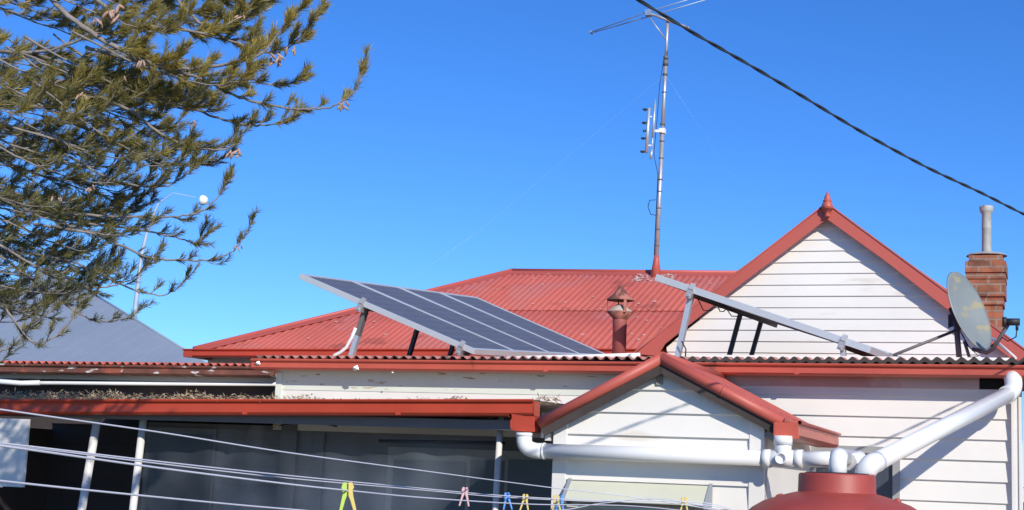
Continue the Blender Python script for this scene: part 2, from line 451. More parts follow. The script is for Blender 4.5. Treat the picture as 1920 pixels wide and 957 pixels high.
# main gutter and wall below
P0, P1 = W(aC - .05, BE - .11, ze(aC) - .005), W(aE1, BE - .11, ze(aE1) - .005)
gutter(P0, P1, .078, .11).build('gutter', M_gutv, house, label='red gutter of the high hipped roof')
P0, P1 = W(aC - .05, BE - .11, ze(aC) - .005), W(aC - .05, bb, ze(aC) - .005)
gutter(P0, P1, .078, .11, side=UA).build('gutter', M_gutv, house)
aw0 = AZ(390, 670, BE + .3)[0]
m = MB(); m.box(W(aw0, BE + .3, GZ), UA * (aE1 - aw0 - .3), WB * 5.0, UP * (zC - .04 - GZ)); m.build('wall', M_white, house, label='upper back wall of the main house')

# ---- upper gable
GB = 4.05
def gp(x, y, b=GB): return AZ(x, y, b)
tri = [AZ(1250, 652, GB), AZ(1258, 700, GB), AZ(1935, 700, GB), AZ(1935, 664, GB), AZ(1551, 392, GB)]
pit = (AZ(1550, 449.5, GB)[1] - AZ(1550, 641, GB)[1]) / 9
boards(tri, GB, pit, AZ(1550, 449.5, GB)[1]).build('gable_wall', M_white, house, label='tall white weatherboard gable wall')
slab([(1250, 652), (1258, 700), (1935, 700), (1935, 664), (1551, 392)], GB + .02, .1).build('gable_backing', M_trim, house)
# barge boards
BO = .125
lb = [(1550, 385), (1365, 521), (1190, 664), (1205, 690), (1232, 690), (1246, 645), (1368, 549), (1550, 411)]
slab([(1550, 384), (1365, 521), (1190, 664), (1232, 668), (1246, 645), (1368, 549), (1550, 411)], GB - BO, .03).build('barge_board', M_barge, house, bevel=.003)
slab([(1550, 384), (1784, 549), (1863, 610), (1930, 664), (1930, 700), (1784, 587), (1660, 490), (1550, 411)], GB - BO - .002, .03).build('barge_board', M_barge, house, bevel=.003)
# gable roof sheets running back
for (x0, y0), (x1, y1), nm in (((1550, 382), (1190, 662), 'gable_roof_sheet'), ((1550, 382), (1945, 674), 'gable_roof_sheet')):
    p, q = H(x0, y0, GB - BO - .01), H(x1, y1, GB - BO - .01)
    m = MB(); n = (q - p).cross(WB).normalized()
    if n.z < 0: n = -n
    m.prism([p, q, q + WB * (BR - GB), p + WB * (BR - GB)], n * .012); m.build(nm, M_roof, o_roof)
    # soffit lining between barge and wall
m = MB(); p = H(1550, 380, GB - BO); m.tube([p + UP * .004, p + UP * .004 + WB * (BR - GB)], .02, 8); m.build('ridge_cap', M_barge, o_roof)
# finial
fb = H(1551, 403, GB - BO - .03)
m = MB(); k = 1 / 203.
m.lathe(fb, [(0, 0), (.022, 0), (.026, .008), (.020, .016), (.034, .022), (.042, .05), (.050, .05), (.052, .08), (.046, .105), (.034, .118), (.042, .124), (.042, .134), (.030, .140), (.030, .155), (.022, .178), (.014, .195), (.008, .205), (.006, .22), (0, .225)], 16)
m.lathe(fb, [(.022, 0), (.030, -.012), (.018, -.02), (0, -.024)], 16)
m.build('finial', M_barge, house)

# ---- long lean-to (right and middle)
a0, a1 = AZ(472, 690, 0)[0], AZ(1960, 690, 0)[0]
LS = .066
nl = Vector(WB * -LS + UP).normalized()
SH = lambda a: ZE(a) + .028 + .024 * (a - a0) / (a1 - a0)
am_ = AZ(1262, 690, 0)[0]
sh1 = corr(lambda a: W(a, .02, SH(a)), lambda a: W(a, 4.3, SH(a) + LS * 4.3), a0 + .02, a1, nl, rows=1, th=.003, amp=.0120)
sh1.build('lean_to_roof', M_lean, house, label='low corrugated roof edge between gutter and panels')
# the drip edge of the sheets, darker and deeper towards the right
for (s0_, s1_, ma_, hh) in ((a0 + .02, am_, M_lean, .0045), (am_, a1, M_brown, .032)):
    m = MB(); n_ = int((s1_ - s0_) / .076 * 8); vs = []
    for k_ in range(n_ + 1):
        a = s0_ + (s1_ - s0_) * k_ / n_; ph_ = .0120 * sin(2 * pi * a / .076)
        c_ = W(a, .016, SH(a) + ph_ + .0015); vs += [c_, c_ + WB * .006, c_ + WB * .006 - UP * hh, c_ - UP * hh]
    fs = []
    for k_ in range(n_):
        q_ = k_ * 4
        for e_ in range(4): fs.append((q_ + e_, q_ + (e_ + 1) % 4, q_ + 4 + (e_ + 1) % 4, q_ + 4 + e_))
    m.add(vs, fs); m.build('drip_edge', ma_, house)
m = MB(); m.prism([W(a0, .06, SH(a0) - .011), W(a1, .06, SH(a1) - .011), W(a1, .06, ZE(a1) - .06), W(a0, .06, ZE(a0) - .06)], WB * .022); m.build('fascia', M_brown, house)
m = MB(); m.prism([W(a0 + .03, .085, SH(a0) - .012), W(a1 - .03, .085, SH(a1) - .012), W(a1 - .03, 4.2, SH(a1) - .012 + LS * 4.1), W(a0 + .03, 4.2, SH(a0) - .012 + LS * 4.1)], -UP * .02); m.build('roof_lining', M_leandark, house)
m = gutter(W(a0, -.01, ZE(a0)), W(a1, -.01, ZE(a1)), .066, .105)
m.build('gutter', M_gut, house, label='long red lean-to gutter')
# dented end of the old gutter joint, metal scraps on gutter face
for x, y, s in ((665, 690, 1.0), (482, 681, .8), (735, 699, .35)):
    c = H(x, y, -.02); m = MB()
    m.add([c + UA * -.03 * s + UP * -.002, c + UA * .02 * s + UP * .02 * s, c + UA * .035 * s + UP * -.012 * s, c + UA * .0 * s - UP * .022 * s, c - WB * .02 * s + UP * .004], [(0, 1, 4), (1, 2, 4), (2, 3, 4), (3, 0, 4), (3, 2, 1, 0)])
    m.build('gutter_bracket', M_galv, house)
for x in (1020, 1490):
    aa = AZ(x, 692, 0)[0]; m = MB(); m.box(W(aa, -.0135, ZE(aa) - .062), UA * .03, WB * .01, UP * .042); m.build('gutter_joint', M_gut, house)
# middle wall section (gutter shade painted as pale green, cream below its edge)
aL = AZ(525, 740, .2)[0]
zt = lambda a: ZE(a) - .075
m = MB(); zA = AZ(800, 737, .2)[1]
m.box(W(aL, .15, zA), UA * (AZ(1260, 700, .2)[0] - aL), WB * .1, UP * (ZE(aL) - zA)); m.build('eave_board', M_green, house, label='upper wall band in painted greenish gutter shade, with rust stains')
m = MB(); m.box(W(aL - .004, .155, 1.9), UA * (AZ(1260, 700, .2)[0] - aL), WB * .1, UP * (zA - 1.9)); m.build('wall', M_trim, house)
m = MB(); m.box(W(aL - .01, .14, 1.9), UA * .05, WB * 1.2, UP * (ZE(aL) - 1.98)); m.build('corner_board', M_green, house)
# right wall of boards
aWr = AZ(1897, 740, .2)[0]; aWl = AZ(1300, 740, .2)[0]
pR = (AZ(1700, 744, .2)[1] - AZ(1700, 937, .2)[1]) / 5
zTop = ZE(-1) - .08
awin0, awin1 = AZ(1518, 870, .2)[0], AZ(1688, 870, .2)[0]; zw1 = AZ(1640, 838, .2)[1]
refR = AZ(1700, 744, .2)[1]
wl = MB()
for poly in ([(aWl, zw1), (aWr, zw1), (aWr, 2.5), (aWl, 2.5)], [(aWl, GZ), (awin0, GZ), (awin0, zw1), (aWl, zw1)], [(awin1, GZ), (aWr, GZ), (aWr, zw1), (awin1, zw1)], [(awin0, GZ), (awin1, GZ), (awin1, .75), (awin0, .75)]):
    p = boards(poly, .2, pR, refR, out=.016); wl.add(p.v, p.f)
wl.build('wall', M_white, house, label='white weatherboard wall beside the tank')
m = MB(); m.box(W(aWl, .235, GZ), UA * (aWr - aWl + .02), WB * .08, UP * (2.38 - GZ)); m.build('wall_backing', M_brown, house)
# eave strip under gutter: pinkish frieze with redder blotches
zf1 = AZ(1700, 728, .17)[1]
m = MB(); m.box(W(aWl - .2, .165, zf1), UA * (AZ(1836, 720, .165)[0] - aWl + .2), WB * .03, UP * (2.40 - zf1)); m.build('frieze_board', mat('pinkish_frieze', (.66, .50, .46), .6, vary=.12, scale=2, spots=[((.56, .34, .30), 1.5, .56, (1, 1, .5))]), house)
m = MB(); m.box(W(aWl - .2, .18, zf1 - .028), UA * (aWr - aWl + .2), WB * .03, UP * .028); m.build('frieze_moulding', M_trim, house)
ax0, ax1 = AZ(1837, 720, .165)[0], AZ(1888, 720, .165)[0]
m = MB(); m.box(W(ax0, .17, zf1 + .003), UA * (ax1 - ax0), WB * .02, UP * .07); m.build('vent_hole', M_black, house)
# corner board right, fluted
m = MB(); ac = aWr
m.box(W(ac - .004, .155, GZ), UA * .022, WB * .06, UP * (2.36 - GZ)); m.box(W(ac + .018, .165, GZ), UA * .022, WB * .06, UP * (2.36 - GZ)); m.box(W(ac + .040, .155, GZ), UA * .022, WB * .08, UP * (2.36 - GZ))
m.build('corner_board', M_trim, house, bevel=.003)
m = MB(); m.box(W(ac + .012, .235, GZ), UA * .03, WB * .5, UP * (2.38 - GZ)); m.build('end_wall', M_white, house)
m = MB(); q = W(ac + .075, -.01, ZE(-.2) - .09); m.box(q + WB * .1, UA * .05, WB * .9, UP * .09); m.box(q + WB * .15 - UP * .35, UA * .04, WB * .03, UP * .35); m.build('side_fascia', M_barge, house)
# window behind the tank
win = MB(); fw = .045; ft = .03
win.box(W(awin0, .16, .75), UA * fw, WB * .06, UP * (zw1 - .75)); win.box(W(awin1 - fw, .16, .75), UA * fw, WB * .06, UP * (zw1 - .75))
win.box(W(awin0 + fw, .162, zw1 - fw), UA * (awin1 - awin0 - 2 * fw), WB * .06, UP * fw); win.box(W(awin0 + fw, .162, .75), UA * (awin1 - awin0 - 2 * fw), WB * .06, UP * fw)
ow = win.build('window', M_strip, house, label='dark window behind the tank')
m = MB(); m.box(W(awin0 + fw, .19, .8), UA * (awin1 - awin0 - 2 * fw), WB * .01, UP * (zw1 - .8 - fw)); m.build('pane', M_glass, ow)

# ---- far-left lean-to, set back
LB = .75
b0, b1 = AZ(-60, 690, LB)[0], AZ(540, 690, LB)[0]
zl = lambda a: AZ(250, 687, LB)[1] + .002 * (a + 6)
corr(lambda a: W(a, LB + .02, zl(a) + .028), lambda a: W(a, LB + 3.6, zl(a) + .028 + .066 * 3.6), b0, b1, nl, th=.002, amp=.0115).build('lean_to_roof', M_roof, house, label='faded corrugated roof edge at the left end')
m = MB(); m.box(W(b0, LB + .1, zl(-6) - .05), UA * (b1 - b0), WB * .02, UP * .06); m.build('fascia', M_brown, house)
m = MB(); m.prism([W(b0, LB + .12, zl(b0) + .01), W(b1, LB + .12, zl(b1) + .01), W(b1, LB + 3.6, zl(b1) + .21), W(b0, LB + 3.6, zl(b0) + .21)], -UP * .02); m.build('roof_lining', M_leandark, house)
gutter(W(b0, LB, zl(b0)), W(b1 - .12, LB, zl(b1)), .07, .105).build('gutter', M_gutold, house, label='brown peeling gutter with bare metal flecks')
m = MB(); z0 = AZ(250, 714, LB + .2)[1]; m.box(W(b0, LB + .2, z0), UA * (b1 - b0), WB * .05, UP * (zl(-6) - z0 - .02)); m.build('eave_board', M_trim, house, label='grey shaded board under the peeling gutter')
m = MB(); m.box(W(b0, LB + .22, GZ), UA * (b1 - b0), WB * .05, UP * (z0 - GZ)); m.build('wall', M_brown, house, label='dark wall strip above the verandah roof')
# white conduit below the board
pts = [H(-40, 709, LB + .12), H(10, 714, LB + .1), H(45, 718.5, LB + .1), H(110, 718.5, LB + .1), H(524, 720.5, LB + .1)]
m = MB(); m.tube(pts, .017, 10); m.build('conduit', M_pvc, house, label='white horizontal conduit pipe under the peeling gutter')
pts = [H(-40, 716, LB - .05), H(0, 716, LB - .05), H(40, 719, LB - .05), H(75, 718, LB + .02)]
m = MB(); m.tube(pts, .022, 10); m.build('downpipe', M_pvc, house)

# ---- verandah
VB = -1.2
va0, va1 = AZ(-120, 752, VB)[0], AZ(1000, 752, VB)[0]
zv0, zv1 = AZ(-120, 752, VB)[1], AZ(1000, 752, VB)[1]
zv = lambda a: zv0 + (zv1 - zv0) * (a - va0) / (va1 - va0)
ver = gutter(W(va0, VB, zv0), W(va1, VB, zv1), .092, .12)
M_vroof = mat('pale_bounce_sheet', (.42, .34, .28), .7, vary=.3, scale=4, spots=[((.30, .22, .14), 8, .55, (1, 1, 1))])  # paled so the hidden roof bounces sunlight up under the eave
ver.build('gutter', M_gutv, house, label='bright red verandah gutter with leaf litter')
for x in (455, 742):
    aa = AZ(x, 760, VB)[0]; m = MB(); m.box(W(aa, VB - .0035, zv(aa) - .088), UA * .035, WB * .01, UP * .06); m.build('gutter_joint', M_gutv, house)
nv = Vector(WB * -.02 + UP).normalized()
corr(lambda a: W(a, VB + .06, zv(a) + .004), lambda a: W(a, .25, zv(a) + .035), va0, va1 - .05, nv, amp=.008).build('verandah_roof', M_vroof, house)
corr(lambda a: W(a, .25, zv(a) + .035), lambda a: W(a, LB + .25, zv(a) + .045), va0, aL, nv, amp=.008).build('verandah_roof', M_vroof, house)
# inside of the verandah
vi0, vi1 = va0, AZ(1045, 850, -1.45)[0] + .02
def vpx(x, y, b=.2): return AZ(x, y, b)
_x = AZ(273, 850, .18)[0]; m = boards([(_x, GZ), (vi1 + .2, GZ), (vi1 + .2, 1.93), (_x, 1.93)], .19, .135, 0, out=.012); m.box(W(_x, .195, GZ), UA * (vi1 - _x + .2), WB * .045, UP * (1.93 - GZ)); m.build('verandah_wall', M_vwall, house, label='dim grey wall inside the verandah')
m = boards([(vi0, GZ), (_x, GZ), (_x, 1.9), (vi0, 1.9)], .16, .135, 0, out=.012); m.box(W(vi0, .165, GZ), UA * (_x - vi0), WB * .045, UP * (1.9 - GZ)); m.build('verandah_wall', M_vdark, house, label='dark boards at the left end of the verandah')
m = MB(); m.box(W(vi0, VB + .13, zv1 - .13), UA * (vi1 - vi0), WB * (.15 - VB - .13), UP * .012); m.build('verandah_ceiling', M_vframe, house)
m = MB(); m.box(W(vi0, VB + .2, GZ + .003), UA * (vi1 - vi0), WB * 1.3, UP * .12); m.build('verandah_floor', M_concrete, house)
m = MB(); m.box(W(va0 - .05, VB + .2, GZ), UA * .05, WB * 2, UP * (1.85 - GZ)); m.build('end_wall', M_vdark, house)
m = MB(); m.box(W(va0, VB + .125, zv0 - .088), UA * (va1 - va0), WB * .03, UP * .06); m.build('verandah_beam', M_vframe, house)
def vrect(name, x0, y0, x1, y1, b, t, ma, label=None, parent=house):
    aa, zz = AZ(x0, y0, b); ab, zb = AZ(x1, y1, b); m = MB()
    m.box(W(aa, b, zb), UA * (ab - aa), WB * t, UP * (zz - zb)); return m.build(name, ma, parent, label=label)
# windows and trims on the verandah wall
w1 = vrect('window', 728, 838, 1030, 1000, .165, .012, M_strip, 'wide dark window in the verandah wall')
vrect('pane', 738, 862, 868, 1000, .158, .006, M_glass, parent=w1); vrect('pane', 882, 862, 940, 1000, .158, .006, M_glass, parent=w1); vrect('pane', 953, 862, 1032, 1000, .158, .006, M_glass, parent=w1)
w2 = vrect('window', 274, 800, 392, 1010, .165, .012, M_vframe, 'tall dim opening in the verandah wall')
vrect('pane', 282, 812, 386, 1010, .158, .006, M_glass, parent=w2)
vrect('cover_strip', 528, 790, 545, 1010, .15, .03, M_vframe)
vrect('cover_strip', 590, 800, 597, 1010, .16, .02, M_vframe)
p, q = H(711, 827, .0), H(946, 831, .0)
m = MB(); m.tube([p, q], .012, 8); m.build('curtain_rail', M_dark, house, label='dark rail under the verandah ceiling')
m = MB(); m.tube([H(525, 798, -.3), H(560, 792, -.3), H(600, 793, -.3), H(632, 800, -.3)], .006, 6); m.build('cable', M_dark, house)
# posts
for (x0, x1, wd, lab) in ((184, 153, .058, 'leftmost pale verandah post'), (270, 249, .052, 'second pale verandah post from the left'), (939, 929, .040, 'slim pale post near the small gable')):
    b = VB + .24
    p = H(x0, 778, b); q = H(x1, 957, b); q = p + (q - p) * ((p.z - GZ) / (p.z - q.z))
    m = MB(); m.tube([p, q], wd / 2, 16); m.build('post', M_post, house, label=lab)
mb_ = bpy.data.materials.new('haze_film'); mb_.use_nodes = True  # added see-through film, its blotches paint haze over the verandah
_N, _L = mb_.node_tree.nodes, mb_.node_tree.links
_t = _N.new('ShaderNodeBsdfTransparent'); _m = _N.new('ShaderNodeMixShader'); _n = _N.new('ShaderNodeTexNoise'); _n.inputs['Scale'].default_value = 1.1; _n.inputs['Detail'].default_value = 3
_c = _N.new('ShaderNodeTexCoord'); _L.new(_c.outputs['Object'], _n.inputs['Vector'])
_r = _N.new('ShaderNodeMapRange'); _r.inputs['From Min'].default_value = .38; _r.inputs['From Max'].default_value = .68; _r.inputs['To Min'].default_value = .006; _r.inputs['To Max'].default_value = .15
_L.new(_n.outputs['Fac'], _r.inputs['Value']); _L.new(_r.outputs[0], _m.inputs[0])
_N['Principled BSDF'].inputs['Base Color'].default_value = (.45, .52, .62, 1); _N['Principled BSDF'].inputs['Roughness'].default_value = .5
_L.new(_t.outputs[0], _m.inputs[1]); _L.new(_N['Principled BSDF'].outputs[0], _m.inputs[2]); _L.new(_m.outputs[0], _N['Material Output'].inputs[0])
m = MB(); _a0, _a1 = AZ(268, 800, VB + .34)[0], AZ(935, 800, VB + .34)[0]; _k = 60; vs = []; fs = []
for i in range(_k + 1):
    a = _a0 + (_a1 - _a0) * i / _k; bb2 = VB + .34 + .012 * sin(i * .9) + .01 * sin(i * .37)
    vs += [W(a, bb2, .3), W(a, bb2, 1.86)]
for i in range(_k): fs.append((i * 2, i * 2 + 2, i * 2 + 3, i * 2 + 1))
m.add(vs, fs, True); m.build('haze_sheet', mb_, house, label='added thin sheet standing in for hazy reflections under the verandah gutter')
# white wall panel at left edge
vrect('screen_panel', -60, 783, 43, 914, VB - .03, .02, M_trim, 'white flat panel at the left end of the verandah')
vrect('panel_seam', 2, 790, 4, 914, VB - .034, .004, M_trim)

# ---- small front gable
FB = -1.5
fl = [AZ(1036, 1400, FB), AZ(1402, 1400, FB), AZ(1432, 790, FB), AZ(1242, 688, FB), AZ(1041, 790, FB)]
aGl, aGr = AZ(1038, 860, FB)[0], AZ(1434, 860, FB)[0]
zsh = AZ(1434, 793, FB)[1]; zap = AZ(1240, 672, FB)[1]; amid = AZ(1241, 672, FB)[0]; zshl = AZ(1038, 793, FB)[1]
poly = [(aGl, GZ), (aGr, GZ), (aGr, zsh), (amid, zap), (aGl, zshl)]
pf = (AZ(1240, 731.7, FB)[1] - AZ(1240, 906, FB)[1]) / 4
bd = boards(poly, FB, pf, AZ(1240, 731.7, FB)[1], out=.017)
bd.build('gable_wall', M_white, house, label='white boards of the small front gable')
m = MB(); m.prism([W(a, FB + .02, z) for a, z in poly], WB * .06); m.build('gable_backing', M_trim, house)
for (aa, wdt) in ((aGl, .085), (aGr - .085, .085)):
    m = MB(); zt_ = (zsh if aa > -2 else zshl) + (.03); m.box(W(aa, FB - .022, GZ), UA * wdt, WB * .03, UP * (zt_ - GZ)); m.build('corner_board', M_trim, house, bevel=.003)
m = MB()      # side walls
m.box(W(aGr - .03, FB + .005, GZ), UA * .03, WB * (.2 - FB), UP * (zsh - GZ)); m.box(W(aGl, FB + .085, GZ), UA * .03, WB * (.1 - FB), UP * (zshl - GZ)); m.build('side_wall', M_white, house)
# roof of small gable
FO = FB - .085
pk = H(1240, 664, FO); pl_ = H(1008, 788, FO); pr_ = H(1471, 786, FO)
for e, nm in ((pl_, 'l'), (pr_, 'r')):
    d = e - pk; n = d.cross(WB).normalized()
    if n.z < 0: n = -n
    m = MB(); ln = 1.55
    nseg = 120; s0 = pk - n * .012; dn = d.normalized(); vs = []; fs = []
    for i in range(nseg + 1):
        bq = ln * i / nseg; o = n * (.008 * sin(2 * pi * bq / .076))
        vs += [s0 + WB * bq + o, s0 + d + WB * bq + o, s0 + WB * bq + o - n * .003, s0 + d + WB * bq + o - n * .003]
    for i in range(nseg):
        k = i * 4; fs += [(k, k + 1, k + 5, k + 4), (k + 2, k + 6, k + 7, k + 3), (k + 1, k + 3, k + 7, k + 5)]
    m.add(vs, fs, True); m.build('porch_roof', M_roof, house)
    # rounded barge capping
    m = MB(); r = .031
    ctr = -n * .022
    m.tube([pk + ctr + dn * .008, pk + ctr + d * .55, pk + ctr + d], r, 16)
    if nm == 'r': m.tube([pk + ctr + d * .52, pk + ctr + d * .535], r + .003, 16)
    m.build('barge_capping', M_barge, house, label='rounded red capping on the %s slope of the small gable' % ('left' if nm == 'l' else 'right'))
    m = MB(); m.box(pk - n * .10 + dn * .03, d * .97, WB * .022, n * .06); m.build('barge_backing', M_brown, house)
    m = MB(); m.prism([pk - n * .045, pk - n * .045 + d, pk - n * .045 + d + WB * 1.4, pk - n * .045 + WB * 1.4], -n * .01); m.build('soffit', M_strip, house)
m = MB(); m.tube([pk + UP * -.012 + WB * .02, pk + UP * -.006 + WB * 1.7], .028, 12)
m.prism([pk + UP * .0 + UA * -.12 + UP * -.075 + WB * .5, pk + WB * .5, pk + UA * .12 - UP * .075 + WB * .5], WB * 1.2)
m.build('ridge_cap', M_barge, house)
# light bracket under the apex
m = MB(); c = H(1237, 712, FB - .03); m.box(c + UA * -.02 - UP * .03, UA * .034, WB * .04, UP * .055); m.box(c - UA * .008 + UP * .02, UA * .012, WB * .03, UP * .04); m.build('light_bracket', mat('old_bracket', (.30, .28, .24), .7), house)
# side gutters of the small gable
c = H(1452, 795, FO - .03); d_ = H(1452, 795, FO - .03)
gr = gutter(H(1497, 793, FO - .03), H(1497, 793, FO - .03) + WB * 1.62, .085, .135, side=-UA)
og = gr.build('gutter', M_gut, house, label='short red gutter on the side of the small gable')
gl = gutter(H(958, 780, FO - .03), H(958, 780, FO - .03) + WB * 1.3, .085, .14, side=UA)
gl.build('gutter', M_gutv, house)
for cx, cy, s in ((1475, 808, 1), (982, 796, 1)):
    m = MB(); c = H(cx, cy, FO - .035); m.prism([c + UA * -.068 + UP * .045, c + UA * .062 + UP * .048, c + UA * .068 - UP * .043, c - UA * .062 - UP * .040], WB * .006); m.build('gutter_end', M_gut if cx > 1200 else M_gutv, house, bevel=.002)
# timber eave ends
m = MB(); c = H(1028, 812, FB - .03); m.box(c - UA * .02 - UP * .045, UA * .03, WB * .1, UP * .10); m.box(c - UA * .045 - UP * .03, UA * .018, WB * .1, UP * .07); m.build('rafter_end', M_post, house)
m = MB(); c = H(1442, 818, FB - .01); m.prism([c - UA * .045 + UP * .01, c + UA * .05 + UP * .05, c + UA * .06 - UP * .05], WB * .06); m.build('rafter_end', M_strip, house)
m = MB(); m.box(H(1015, 792, FB + .2) - UP * .06, UA * .14, WB * .3, UP * .12); m.build('eave_block', M_brown, house)
# window awning on small gable
aw = thing('awning', 'folded cream metal window awning under the long white pipe', 'awning', H(1200, 920, FB))
A0, A1 = AZ(1066, 903, FB - .04)[0], AZ(1328, 910, FB - .04)[0]
zt1 = AZ(1200, 906, FB - .04)[1]
m = MB()
prof = [(-.02, 0), (-.13, -.10), (-.135, -.112), (-.12, -.118), (-.02, -.118)]
m.prism([W(A0, FB + d, zt1 + h) for d, h in prof], UA * (A1 - A0)); m.build('cover', M_awn, aw, bevel=.004)
for aa in (A0 - .008, A1):
    m = MB(); m.prism([W(aa, FB + d, zt1 + h) for d, h in [(-.018, .012), (-.150, -.105), (-.150, -.13), (-.06, -.135), (-.018, -.16)]], UA * .02); m.build('end_plate', mat('grey_plate', (.30, .33, .36), .5), aw)
    m = MB(); c_ = W(aa + .01, FB - .15, zt1 - .11); m.tube([c_ - UA * .02, c_ + UA * .03], .007, 8); m.build('pivot', M_galv, aw)
m = MB(); m.box(W(A0 + .01, FB - .09, zt1 - .152), UA * (A1 - A0 - .05), WB * .03, UP * .018); m.build('bottom_rail', M_awn, aw)
m = MB(); m.tube([W(A0 + .1, FB - .11, zt1 - .135), W((A0 + A1) / 2, FB - .12, zt1 - .122), W(A1 - .06, FB - .11, zt1 - .14)], .006, 6); m.build('crank_rod', M_dark, aw)
m = MB(); m.box(W(A0 + .02, FB - .03, .7), UA * (A1 - A0 - .04), WB * .02, UP * (zt1 - .18 - .7)); o_w = m.build('window', M_vframe, house, label='window below the cream awning')
m = MB(); m.box(W(A0 + .06, FB - .034, .75), UA * (A1 - A0 - .12), WB * .01, UP * (zt1 - .2 - .75)); m.build('pane', M_glass, o_w)

# ================================================================== PIPES TO THE TANK
def arc(p, q, r, n=8):
    """quarter-ish bend from p to q with corner r (quadratic)"""
    return [p * (1 - t) ** 2 + r * 2 * t * (1 - t) + q * t * t for t in [i / n for i in range(n + 1)]]
PR = .0435
PBd = FB - .115
lidc = (H(1500, 890, -2.0) + H(1640, 890, -2.0)) / 2
dp = thing('drainpipe', 'long white horizontal drainpipe across the small gable with tee and elbow', 'drainpipe', H(1240, 852, PBd))
# down from left gutter, elbow, long run
s0 = H(983, 812, PBd); s1 = H(983, 822, PBd); s2 = H(1018, 846, PBd); cr = H(981, 847, PBd)
e1 = H(1432, 860, PBd)
m = MB(); m.tube([s2, e1], PR, 24); m.build('pipe_run', M_pvc, dp)
m = MB(); m.tube([s0, s1] + arc(s1, s2, cr)[1:], PR + .002, 24); m.tube([s2, s2 + (e1 - s2).normalized() * .012], PR + .005, 24); m.tube([s0, s0 - UP * .02], PR + .005, 24); m.build('elbow', M_pvc, dp)
t0, t1 = H(1430, 860, PBd), H(1506, 861, PBd); tm = t0.lerp(t1, .5)
m = MB(); m.tube([t0, t1], PR + .004, 24)
for p, d in ((t0, 1), (t1, -1)):
    u = (t1 - t0).normalized() * d; m.tube([p, p + u * .045], PR + .008, 24)
m.tube([tm, tm + UP * .115], PR + .003, 24); m.tube([tm + UP * .075, tm + UP * .125], PR + .008, 24)
m.build('tee', M_pvc, dp)
m = MB(); m.lathe(tm - WB * (PR - .002), [(.0, .018), (.024, .018), (.026, .034), (.031, .034), (.032, 0)], 24, axis=-WB); m.build('plug', M_pvc, dp)
# onward to lid
e2 = H(1575, 862, PBd); lid1 = H(1571, 890, -1.93)
m = MB(); m.tube([t1, e2], PR, 24); m.tube([H(1560, 862, PBd), H(1592, 862, PBd)], PR + .006, 24)
m.build('pipe_run', M_pvc, dp)
k1 = H(1615, 862, PBd - .02); k2 = H(1622, 872, -1.85)
m = MB(); m.tube(arc(H(1588, 862, PBd), H(1592, 866, PBd - .2), H(1628, 858, PBd - .02), 10), PR + .002, 24); m.build('elbow', M_pvc, dp)
m = MB(); top1 = lid1 + UP * .075
m.tube([lid1 - UP * .01, top1 - UP * .03] + arc(top1 - UP * .03, top1 + UP * .015 + WB * .07, top1 + UP * .03, 8) + [top1 + UP * .015 + WB * .22 + UA * .06], PR + .003, 24); m.build('elbow', M_pvc, dp)
# diagonal pipe
dd = thing('diagonal_drainpipe', 'thick white pipe slanting from the house corner down to the tank lid', 'drainpipe', H(1760, 800, -1))
q0 = H(1904, 716, .0); q1 = H(1893, 738, .02); q2 = H(1640, 868, -1.86); q3 = H(1622, 890, -1.9)
DR = .050
dirn = (q2 - q1).normalized()
m = MB(); m.tube([q1, q2], DR, 24); m.build('pipe_run', M_pvc, dd)
m = MB(); m.tube([H(1898, 706, .03), H(1900, 714, .01)] + arc(H(1900, 716, .01), q1 + dirn * .03, H(1902, 732, .0), 8), DR + .004, 24); m.tube([q1 + dirn * .02, q1 + dirn * .06], DR + .007, 24); m.build('elbow', M_pvc, dd)
m = MB(); m.tube([q2 - dirn * .03] + arc(q2, q3 + UP * .004, q2 + dirn * .07 + UP * .01, 8) + [q3 - UP * .02], DR + .004, 24)
m.build('elbow', M_pvc, dd)

# ================================================================== WATER TANK
tc_ = W(-1.093, -2.0, 0); ZT = 1.694
tank = thing('water_tank', 'dark red plastic rainwater tank with white pipes entering its lid', 'water tank', tc_ + UP * GZ)
TOPP = [(.196, 1.600), (.23, 1.592), (.30, 1.572), (.37, 1.548), (.43, 1.512), (.475, 1.47), (.505, 1.41), (.525, 1.34), (.535, 1.25), (.54, 1.15)]
z = 1.15; body = list(TOPP)
while z > GZ + .1:
    body += [(.54, z - .02), (.55, z - .05), (.55, z - .11), (.54, z - .14)]; z -= .16
body += [(.54, GZ), (0, GZ)]
m = MB(); m.lathe(tc_, body, 72); m.build('body', M_tank, tank)
m = MB(); m.lathe(tc_, [(0, ZT - .004), (.17, ZT - .004), (.185, ZT + .002), (.192, ZT), (.196, ZT - .010), (.198, 1.60), (.202, 1.592)], 64); m.build('lid', M_tank, tank)
m = MB(); m.lathe(tc_, [(0, ZT + .006), (.155, ZT + .008), (.165, ZT + .004), (.168, ZT - .01)], 48); m.build('strainer', M_dark, tank)
for x in (1463, 1683):
    aa = AZ(x, 935, -2.0)[0]; m = MB(); sg = 1 if x > 1570 else -1
    zb = 1.525; m.prism([W(aa - .028, -2.05, zb - .02), W(aa + .028, -2.05, zb - .02), W(aa + .018, -2.05, zb + .05), W(aa - .006 * sg + .008, -2.05, zb + .062), W(aa - .018, -2.05, zb + .05)], WB * .06); m.build('lifting_lug', M_tank, tank, bevel=.008)
for (x, y, s) in ((1571, 890, PR), (1624, 890, DR)):
    pass

